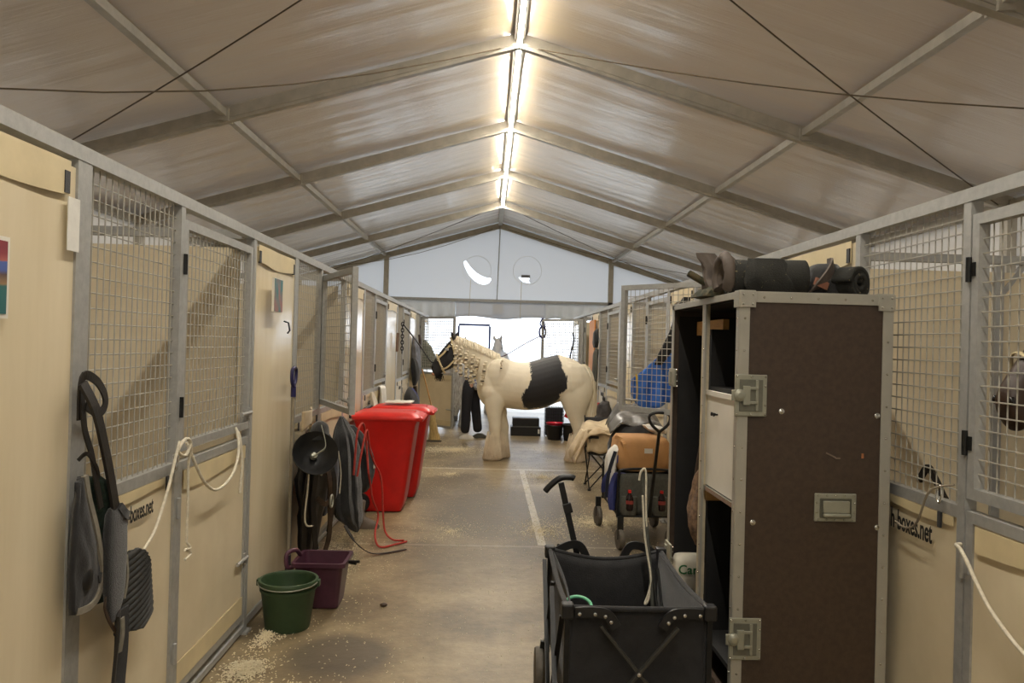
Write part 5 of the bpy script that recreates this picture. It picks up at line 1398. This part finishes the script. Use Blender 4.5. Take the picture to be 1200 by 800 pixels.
rl = MB().tube(spline([(-1.33, 3.53, 1.21), (-1.31, 3.56, 1.13), (-1.30, 3.66, 1.02), (-1.30, 3.80, .95), (-1.30, 3.95, .945), (-1.30, 4.10, .99), (-1.31, 4.20, 1.08), (-1.33, 4.24, 1.16), (-1.345, 4.245, 1.2), (-1.32, 4.25, 1.14), (-1.31, 4.26, 1.0), (-1.31, 4.24, .85)], 6), .0075, 8).build('rope_loop', WROPE)
tag(rl, 'white rope sagging in a curve across the near left door', 'rope')

# long fork leaning on the cream panel
fk = thing('muck_fork', 'long muck fork with navy handle leaning on the cream panel, head down', 'fork', (-1.30, 5.28, 0))
MB().tube([(.0, 0, .16), (.01, -.02, 1.36)], .012, 8).build('shaft', mat('fork_shaft', (150, 140, 120), .5), fk)
m = MB(); m.tube([(.01, -.02, 1.30), (.01, -.02, 1.37)], .018, 8); m.tube(spline([(.01, -.02, 1.36), (.01, -.07, 1.41), (.012, -.065, 1.485), (.012, .025, 1.485), (.01, .03, 1.41), (.01, -.02, 1.36)], 5), .012, 8); m.build('grip', BLUEH, fk)
m = MB(); m.tube([(0, 0, .24), (0, 0, .12)], .02, 8); m.box((.0, .0, .13), (.03, .24, .03))
for i in range(9): y = -.11 + i * .0275; m.tube([(.0, y, .13), (.01, y, .06), (.05, y, .01)], .006, 6)
m.build('fork_head', mat('fork_navy', (34, 30, 44), .5), fk)

# gear hanging on the open-door stall
ga = thing('driving_harness', 'black leather driving harness with rings hanging on the lower stall door', 'harness', (-1.25, 5.65, 0))
bundle([(.0, -.08, .12, .04, .08), (.01, -.04, .30, .06, .15), (.02, .0, .50, .08, .22), (.03, .0, .70, .10, .26), (.03, -.02, .90, .09, .20), (.0, -.03, 1.0, .06, .10)], 36, .12, 7).build('harness_bundle', LEATHER, ga)
for j, pts in enumerate(([(.06, -.16, .98), (.10, -.27, .80), (.09, -.30, .60), (.10, -.28, .40), (.11, -.24, .22)], [(.10, -.10, .95), (.17, -.16, .72), (.17, -.14, .58)], [(.17, -.13, .54), (.17, -.10, .40), (.15, -.06, .25), (.11, -.12, .12), (.06, -.22, .06)], [(.06, -.18, .95), (.05, -.30, .70), (.04, -.32, .5), (.03, -.28, .30), (.02, -.22, .12)], [(.11, -.26, .60), (.15, -.20, .55), (.17, -.12, .56)], [(.10, .0, .92), (.17, .0, .7), (.16, .04, .5), (.13, .06, .3)])):
    strap(pts, .034, .010, 6, (1, -1, 0)).build('leather_strap', BROWNL if j in (1, 2, 4) else LEATHER, ga)
for c in ((.185, -.14, .56), (.12, -.25, .20), (.13, -.24, .80)):
    MB().tube([(c[0], c[1] + .042 * math.cos(a), c[2] + .042 * math.sin(a)) for a in np.linspace(0, 2 * math.pi, 18, False)], .007, 8, True).build('ring', LATCHM, ga)
MB().tube(spline([(.06, -.30, .82), (.06, -.34, .66), (.05, -.35, .50), (.06, -.33, .43), (.10, -.28, .42)], 6), .006, 6).build('white_piping', WROPE, ga)
nj = thing('navy_jacket', 'navy jacket with white piping hanging behind the leather harness', 'jacket', (-1.22, 5.98, 0))
bundle([(.0, .0, .38, .05, .16), (.02, .0, .50, .07, .22), (.03, -.02, .72, .08, .20), (.02, -.08, .92, .06, .12), (0, -.12, 1.02, .03, .05)], 30, .1, 6).build('jacket_body', NAVY, nj)
MB().tube(spline([(.10, .12, .50), (.11, .10, .66), (.10, .02, .84)], 5), .005, 6).build('white_piping', WROPE, nj)
hb = thing('riding_hat', 'black dished hat with pale chin strap hanging on top of the harness', 'hat', (-1.12, 5.18, .93))
Mr = Matrix.Rotation(R(62), 3, 'X') @ Matrix.Rotation(R(20), 3, 'Y')
MB().lathe([(0, -.075), (.06, -.07), (.11, -.035), (.135, .01), (.15, .03), (.148, .038), (.13, .02), (.10, -.02), (.055, -.055), (0, -.06)], 28, Mr).build('bowl', BLACKP, hb)
MB().lathe([(.0, -.058), (.022, -.055), (.026, -.03), (.018, -.01), (0, -.008)], 14, Mr).build('boss', LATCHM, hb)
bundle([(.0, .10, .09, .05, .06), (.0, .12, .13, .065, .07), (.0, .13, .18, .05, .06), (0, .13, .205, .02, .03)], 20, .06, 5).build('crown', FLEECE, hb)
strap([(.01, -.12, .0), (.04, -.06, .02), (.07, .0, .06), (.03, .04, .19)], .012, .004, 6, (1, 0, 0)).build('chin_strap', LATCHM, hb)
o = MB().grid(lambda u, v: (-1.26 + .03 * math.sin(u * 5), 5.40 + .42 * u - .1 * (1 - v) * 0, 1.19 - .26 * v * (0.35 + .65 * abs(u - .3)) - .0), 12, 8).build('canvas_cover', BEIGE, solid=.008); tag(o, 'pale canvas flap hanging above the black hat', 'cover')
fr_ = thing('fleece_rug', 'charcoal fleece rug hanging in a long fold beside the red bins', 'rug', (-1.13, 6.45, 0))
bundle([(.09, .02, .12, .015, .03), (.07, .02, .17, .05, .09), (.03, .02, .26, .09, .16), (.01, .0, .40, .105, .19), (.0, .0, .60, .11, .20), (-.01, .0, .78, .105, .19), (-.02, .0, .90, .085, .16), (-.04, .01, .98, .055, .10), (-.06, .02, 1.06, .014, .03)], 44, .11, 9, 3.0, .12).build('rug_body', FLEECE, fr_)
bundle([(.08, .26, .40, .04, .06), (.10, .26, .50, .08, .13), (.08, .24, .70, .09, .13), (.04, .18, .88, .07, .10), (.0, .1, .98, .03, .05)], 28, .1, 7).build('rug_flap', BLACK, fr_)
MB().ball((.19, .24, .62), (.012, .018, .022)).build('rug_badge', WHITEP, fr_)
o = MB().tube(spline([(-1.04, 6.25, .62), (-1.03, 6.24, .78), (-1.02, 6.25, .95), (-1.0, 6.32, 1.02), (-.99, 6.42, .98), (-.98, 6.50, .80), (-.96, 6.48, .62), (-.95, 6.55, .50), (-.93, 6.58, .36), (-.90, 6.72, .20), (-.90, 6.55, .08), (-.84, 6.40, .015), (-.72, 6.5, .012), (-.64, 6.6, .012)], 6), .0085, 8).build('lead_rope', REDR); tag(o, 'red lead rope draped over the charcoal rug down to the floor', 'rope')
o = MB().tube(spline([(-1.02, 6.30, .60), (-.99, 6.33, .82), (-.97, 6.42, .96), (-.955, 6.52, .78), (-.93, 6.62, .66), (-.89, 6.70, .55), (-.87, 6.72, .40), (-.86, 6.72, .22), (-.84, 6.74, .06), (-.76, 6.62, .02), (-.66, 6.56, .03)], 6), .0085, 8).build('lead_rope', REDR); tag(o, 'red lead rope end with steel clip trailing to the floor', 'rope')
o = strap([(-1.08, 6.15, .24), (-1.0, 6.1, .14), (-.92, 6.15, .05), (-.82, 6.2, .012), (-.62, 6.35, .012)], .025, .006, 6, (0, 0, 1)).build('strap', LEATHER); tag(o, 'black strap trailing on the floor under the charcoal rug', 'strap')
bo = thing('riding_boot', 'brown grey boot on the floor between charcoal rug and red bin', 'boot', (-1.09, 7.1, 0)); bo.scale = (1, 1, .75)
MB().rings([ell((x, 0, z), a, b, 18) for x, z, a, b in ((.03, .0, .12, .05), (.03, .03, .125, .052), (.02, .08, .10, .05), (-.03, .13, .06, .05), (-.04, .2, .055, .055), (-.04, .32, .065, .06), (-.04, .33, .055, .05))]).build('boot_body', mat('boot_grey', (104, 92, 80), .6), bo)

# red wheelie bins
def rrect(cx, cy, z, hx, hy, r=.05, n=6):
    out = []
    for qx, qy, a0 in ((1, 1, 0), (-1, 1, 90), (-1, -1, 180), (1, -1, 270)):
        for k in range(n + 1):
            a = R(a0 + 90 * k / n); out.append(Vector((cx + qx * (hx - r) + r * math.cos(a), cy + qy * (hy - r) + r * math.sin(a), z)))
    return out
def bin_(label, loc, rz):
    b = thing('wheelie_bin', label, 'bin', loc, rz, 'red wheelie bins')
    MB().rings([rrect(.0, 0, .012, .20, .22), rrect(.0, 0, .05, .215, .235), rrect(.005, 0, .12, .225, .24), rrect(.02, 0, .60, .27, .265), rrect(.03, 0, .86, .295, .275), rrect(.03, 0, .90, .31, .29), rrect(.03, 0, .92, .31, .29)]).build('bin_body', REDP, b)
    lid = MB().rings([rrect(.035, 0, .918, .335, .305, .05), rrect(.035, 0, .945, .34, .31, .05), rrect(.03, 0, .965, .325, .295, .06), rrect(.02, 0, .985, .27, .25, .07), rrect(.01, 0, .99, .2, .2, .07)]).build('lid', REDLID, b)
    m = MB(); m.rings([rrect(.36, 0, .905, .035, .25, .02), rrect(.37, 0, .93, .035, .26, .02), rrect(.36, 0, .95, .03, .25, .02)]); m.build('lid_lip', REDLID, lid)
    m = MB(); m.rings([rrect(.24, 0, .975, .07, .11, .03), rrect(.24, 0, .992, .06, .10, .03)]); m.build('lid_grip', REDLID, lid)
    MB().tube([(-.31, -.22, .93), (-.36, -.20, .95), (-.36, .20, .95), (-.31, .22, .93)], .016, 8).build('handle', BLACKP, b)
    for y in (-.25, .25):
        a, h = MB(), MB(); wheel(a, h, (-.20, y, .10), .10, .05, R(90)); w = a.build('wheel', BLACKP, b); h.build('wheel_hub', TREAD, w)
    return b
bin_('red wheelie bin in front of the pair, nearer the hanging harness', (-1.02, 7.98, 0), 0)
bin_('red wheelie bin at the back of the pair, white paper on its lid', (-.96, 8.72, 0), 0)
o = MB().grid(lambda u, v: (-1.12 + .30 * u, 8.60 + .3 * v, 1.012 + .012 * nz(u * 4, v * 4, 1) + .01), 12, 10).build('paper_sack', WHITEP, solid=.012); tag(o, 'crumpled white paper lying on the rear red bin lid', 'paper')

# buckets
gb = bucket('bucket', 'green plastic bucket with wire handle by the near left stall', (-1.13, 4.62, 0), .128, .160, .285, GREENP, None, .006, .012, 40)
MB().lathe([(.158, .225), (.162, .225), (.163, .24), (.158, .24)], 40, cap=False).build('bucket_rib', GREENP, gb)
MB().tube([(.172 * math.cos(a), .172 * math.sin(a) , .272 + .014 * math.sin(a)) for a in np.linspace(R(185), R(355), 24)], .004, 6).build('wire_handle', LATCHM, gb)
m = MB()
for sx in (-1, 1): m.box((sx * .172, 0, .262), (.02, .04, .035))
m.build('handle_lug', GREENP, gb)
pb = thing('bucket', 'plum purple square bucket behind the green bucket', 'bucket', (-1.02, 5.05, 0))
rg = [rrect(0, 0, 0, .11, .11, .03), rrect(0, 0, .01, .12, .12, .03), rrect(0, 0, .27, .15, .15, .03), rrect(0, 0, .27, .168, .168, .03), rrect(0, 0, .295, .168, .168, .03), rrect(0, 0, .295, .148, .148, .03), rrect(0, 0, .03, .112, .112, .03)]
MB().rings(rg, True, False).build('bucket_body', PURPLE, pb)
MB().tube(spline([(-.155, -.06, .26), (-.20, -.10, .25), (-.21, -.09, .33), (-.17, -.03, .345), (-.15, .02, .30)]), .014, 8).build('grip', PURPLE, pb)
m = MB(); m.tube([(.165, -.03, .275), (.24, -.06, .285)], .009, 8); m.tube([(.165, .0, .262), (.215, -.03, .262)], .008, 8); m.build('hook', BLACKM, pb)

# far left hangings
def hang(nm, label, cat, st, m, amp=.1, fr=5):
    o = bundle(st, 24, amp, fr).build(nm, m); tag(o, label, cat); return o
hang('towel', 'white towel hanging on the lower door past the red bins', 'towel', [(-1.30, 9.9, .62, .02, .20), (-1.30, 9.9, .85, .03, .22), (-1.31, 9.9, 1.08, .03, .20), (-1.33, 9.9, 1.13, .02, .16)], WHITECL)
hang('haynet', 'pale bundle hanging on the mesh panel before the white towel', 'net', [(-1.30, 9.1, .66, .04, .08), (-1.29, 9.1, .8, .06, .12), (-1.30, 9.1, .95, .05, .10), (-1.33, 9.1, 1.10, .015, .03)], BAGW)
rk = thing('rucksack', 'blue and black rucksack hanging on the far left stall, left of broom', 'rucksack', (-1.27, 13.0, .55))
bundle([(.0, -.05, .0, .08, .2), (.02, -.05, .08, .12, .28), (.02, -.05, .22, .11, .25), (0, -.03, .34, .06, .14), (0, 0, .40, .02, .05)], 26, .08, 5).build('pack_body', BLACK, rk)
bundle([(.06, .10, .02, .06, .12), (.07, .08, .14, .08, .18), (.05, .04, .28, .06, .14), (.02, .0, .38, .03, .06)], 22, .08, 5).build('pack_flap', BLUEB, rk)
ck = MB()
for i in range(10):
    z = 1.96 - i * .046; f = i % 2
    ck.tube([(-1.30 + (.0 if f else .02 * math.cos(a)), 11.88 + (.02 * math.cos(a) if f else 0), z + .032 * math.sin(a)) for a in np.linspace(0, 2 * math.pi, 12, False)], .008, 6, True)
o = ck.build('chain', BLACKM); tag(o, 'black chain hanging on the stall where the lead rope is tied', 'chain')
hang('rain_coat', 'dark grey and silver coat hanging on the far left stall, above broom', 'coat', [(-1.28, 13.95, 1.02, .06, .14), (-1.27, 13.95, 1.2, .08, .22), (-1.28, 13.95, 1.5, .07, .2), (-1.30, 13.95, 1.72, .05, .12), (-1.32, 13.95, 1.80, .02, .04)], mat('silver_grey_cloth', (120, 122, 132), .5, 0, .35, 9, .3, 20))
hang('black_coat', 'black coat hanging lowest on the far left stall by the broom', 'coat', [(-1.25, 13.5, .95, .03, .06), (-1.24, 13.5, 1.1, .06, .12), (-1.25, 13.5, 1.3, .06, .12), (-1.28, 13.5, 1.42, .03, .06)], BLACK)
hang('strap_bundle', 'dark straps hanging below the coats on the far left stall', 'straps', [(-1.30, 14.2, .35, .03, .10), (-1.29, 14.2, .6, .04, .14), (-1.30, 14.2, .9, .03, .12)], BROWNL, .18, 7)
hang('green_bundle', 'green grey bundle inside the last left stall behind the open door', 'bundle', [(-1.28, 16.0, 1.15, .1, .12), (-1.22, 16.0, 1.3, .16, .16), (-1.25, 16.0, 1.55, .12, .12), (-1.30, 16.0, 1.75, .03, .04)], OLIVE)
hang('halter_bundle', 'small brown halter hanging on the last left mesh panel', 'head collar', [(-1.31, 15.0, 1.55, .02, .05), (-1.30, 15.0, 1.7, .03, .07), (-1.32, 15.0, 1.84, .02, .03)], BROWNL)
o = MB().tube([(-1.31, 11.30, 1.55), (-1.30, 11.30, 1.82)], .02, 8).build('handle_bar', mat('taupe_bar', (128, 104, 88), .6)); tag(o, 'short brown bar fixed on the cream panel before the chain', 'bar')
br = thing('broom', 'corn broom with yellow binding leaning on the far left stall', 'broom', (-.88, 13.45, 0))
MB().tube([(-.24, .0, 1.24), (-.06, 0, .60)], .012, 8).build('broomstick', WOOD, br)
bundle([(-.07, 0, .60, .03, .025), (-.055, 0, .52, .045, .035), (-.03, 0, .30, .06, .05), (.0, 0, .12, .085, .05), (.01, 0, .03, .10, .05)], 26, .06, 9).build('broom_head', CORK, br)
bundle([(-.072, 0, .61, .034, .03), (-.062, 0, .56, .044, .036)], 18, 0, 4).build('binding', YELL, br)
o = MB().rings([ell((-.885, 13.45, z), .13, .08, 20) for z in (0, .02)]).build('rubber_mat', TREAD); tag(o, 'small grey mat under the corn broom', 'mat')

# ------------------------------------------------------------------ wood shavings and straw on the floor
SHAV = mat('wood_shavings', (230, 218, 186), .85, 0, .15, 3)
rnd = random.Random(21)
NV, NF = [], []
def chip(x, y, z, L, w):
    a = rnd.uniform(0, 6.283); c, s = math.cos(a), math.sin(a); o = len(NV)
    tl = rnd.uniform(-.004, .006)
    for u, v, zz in ((-L, -w, 0), (L, -w, tl), (L, w, tl), (-L, w, 0), (0, 0, .003 + abs(tl))):
        NV.append((x + u * c - v * s, y + u * s + v * c, z + max(0, zz)))
    NF.extend([(o, o + 1, o + 4), (o + 1, o + 2, o + 4), (o + 2, o + 3, o + 4), (o + 3, o, o + 4)])
n = 0
while n < 7500:
    y = 2.4 + 13 * rnd.random() ** 1.1; x = rnd.uniform(-1.33, 1.7)
    dens = .35 + .65 * max(0, nz(x * 1.6, y * 1.1, 3.3)) * 1.6 + (.6 if x < -1.0 else 0)
    if rnd.random() > dens: continue
    chip(x, y, .002, rnd.uniform(.002, .007), rnd.uniform(.001, .003)); n += 1
def pile(cx, cy, sx, sy, k, h, spread=1.0):
    for i in range(int(k * 1.8)):
        r = abs(rnd.gauss(0, .5)); a = rnd.uniform(0, 6.283)
        x = cx + sx * r * math.cos(a); y = cy + sy * r * math.sin(a)
        if x < -1.345: continue
        chip(x, y, .002 + rnd.random() * h * max(0, 1 - r), rnd.uniform(.003, .009), rnd.uniform(.0012, .0032))
for p in ((-1.18, 4.0, .14, .16, 900, .03), (-.93, 3.75, .16, .14, 420, .02), (-1.2, 4.45, .08, .25, 420, .02), (-1.28, 3.3, .08, .5, 420, .02), (-1.05, 5.9, .12, .6, 500, .02), (-1.2, 6.6, .15, .5, 420, .02), (-.55, 12.4, .75, .6, 2200, .015), (1.1, 7.5, .45, .35, 1100, .015), (.75, 10.0, .4, .6, 400, .01), (-.45, 10.1, .15, .2, 200, .01), (-.3, 7.0, .5, .7, 300, .008), (1.4, 9.6, .3, .5, 400, .012), (.55, 7.1, .45, .6, 450, .008)):
    pile(*p)
me = bpy.data.meshes.new('wood_shavings'); me.from_pydata(NV, [], NF); me.materials.append(SHAV)
o = place('wood_shavings', me); o['kind'] = 'stuff'; o['label'] = 'pale wood shavings scattered over the concrete aisle floor'; o['category'] = 'shavings'
o = MB().ball((-.62, 5.0, .012), (.025, .016, .012)).build('dropping', BROWNL); tag(o, 'small brown clod lying on the floor between bucket and wagon', 'clod')
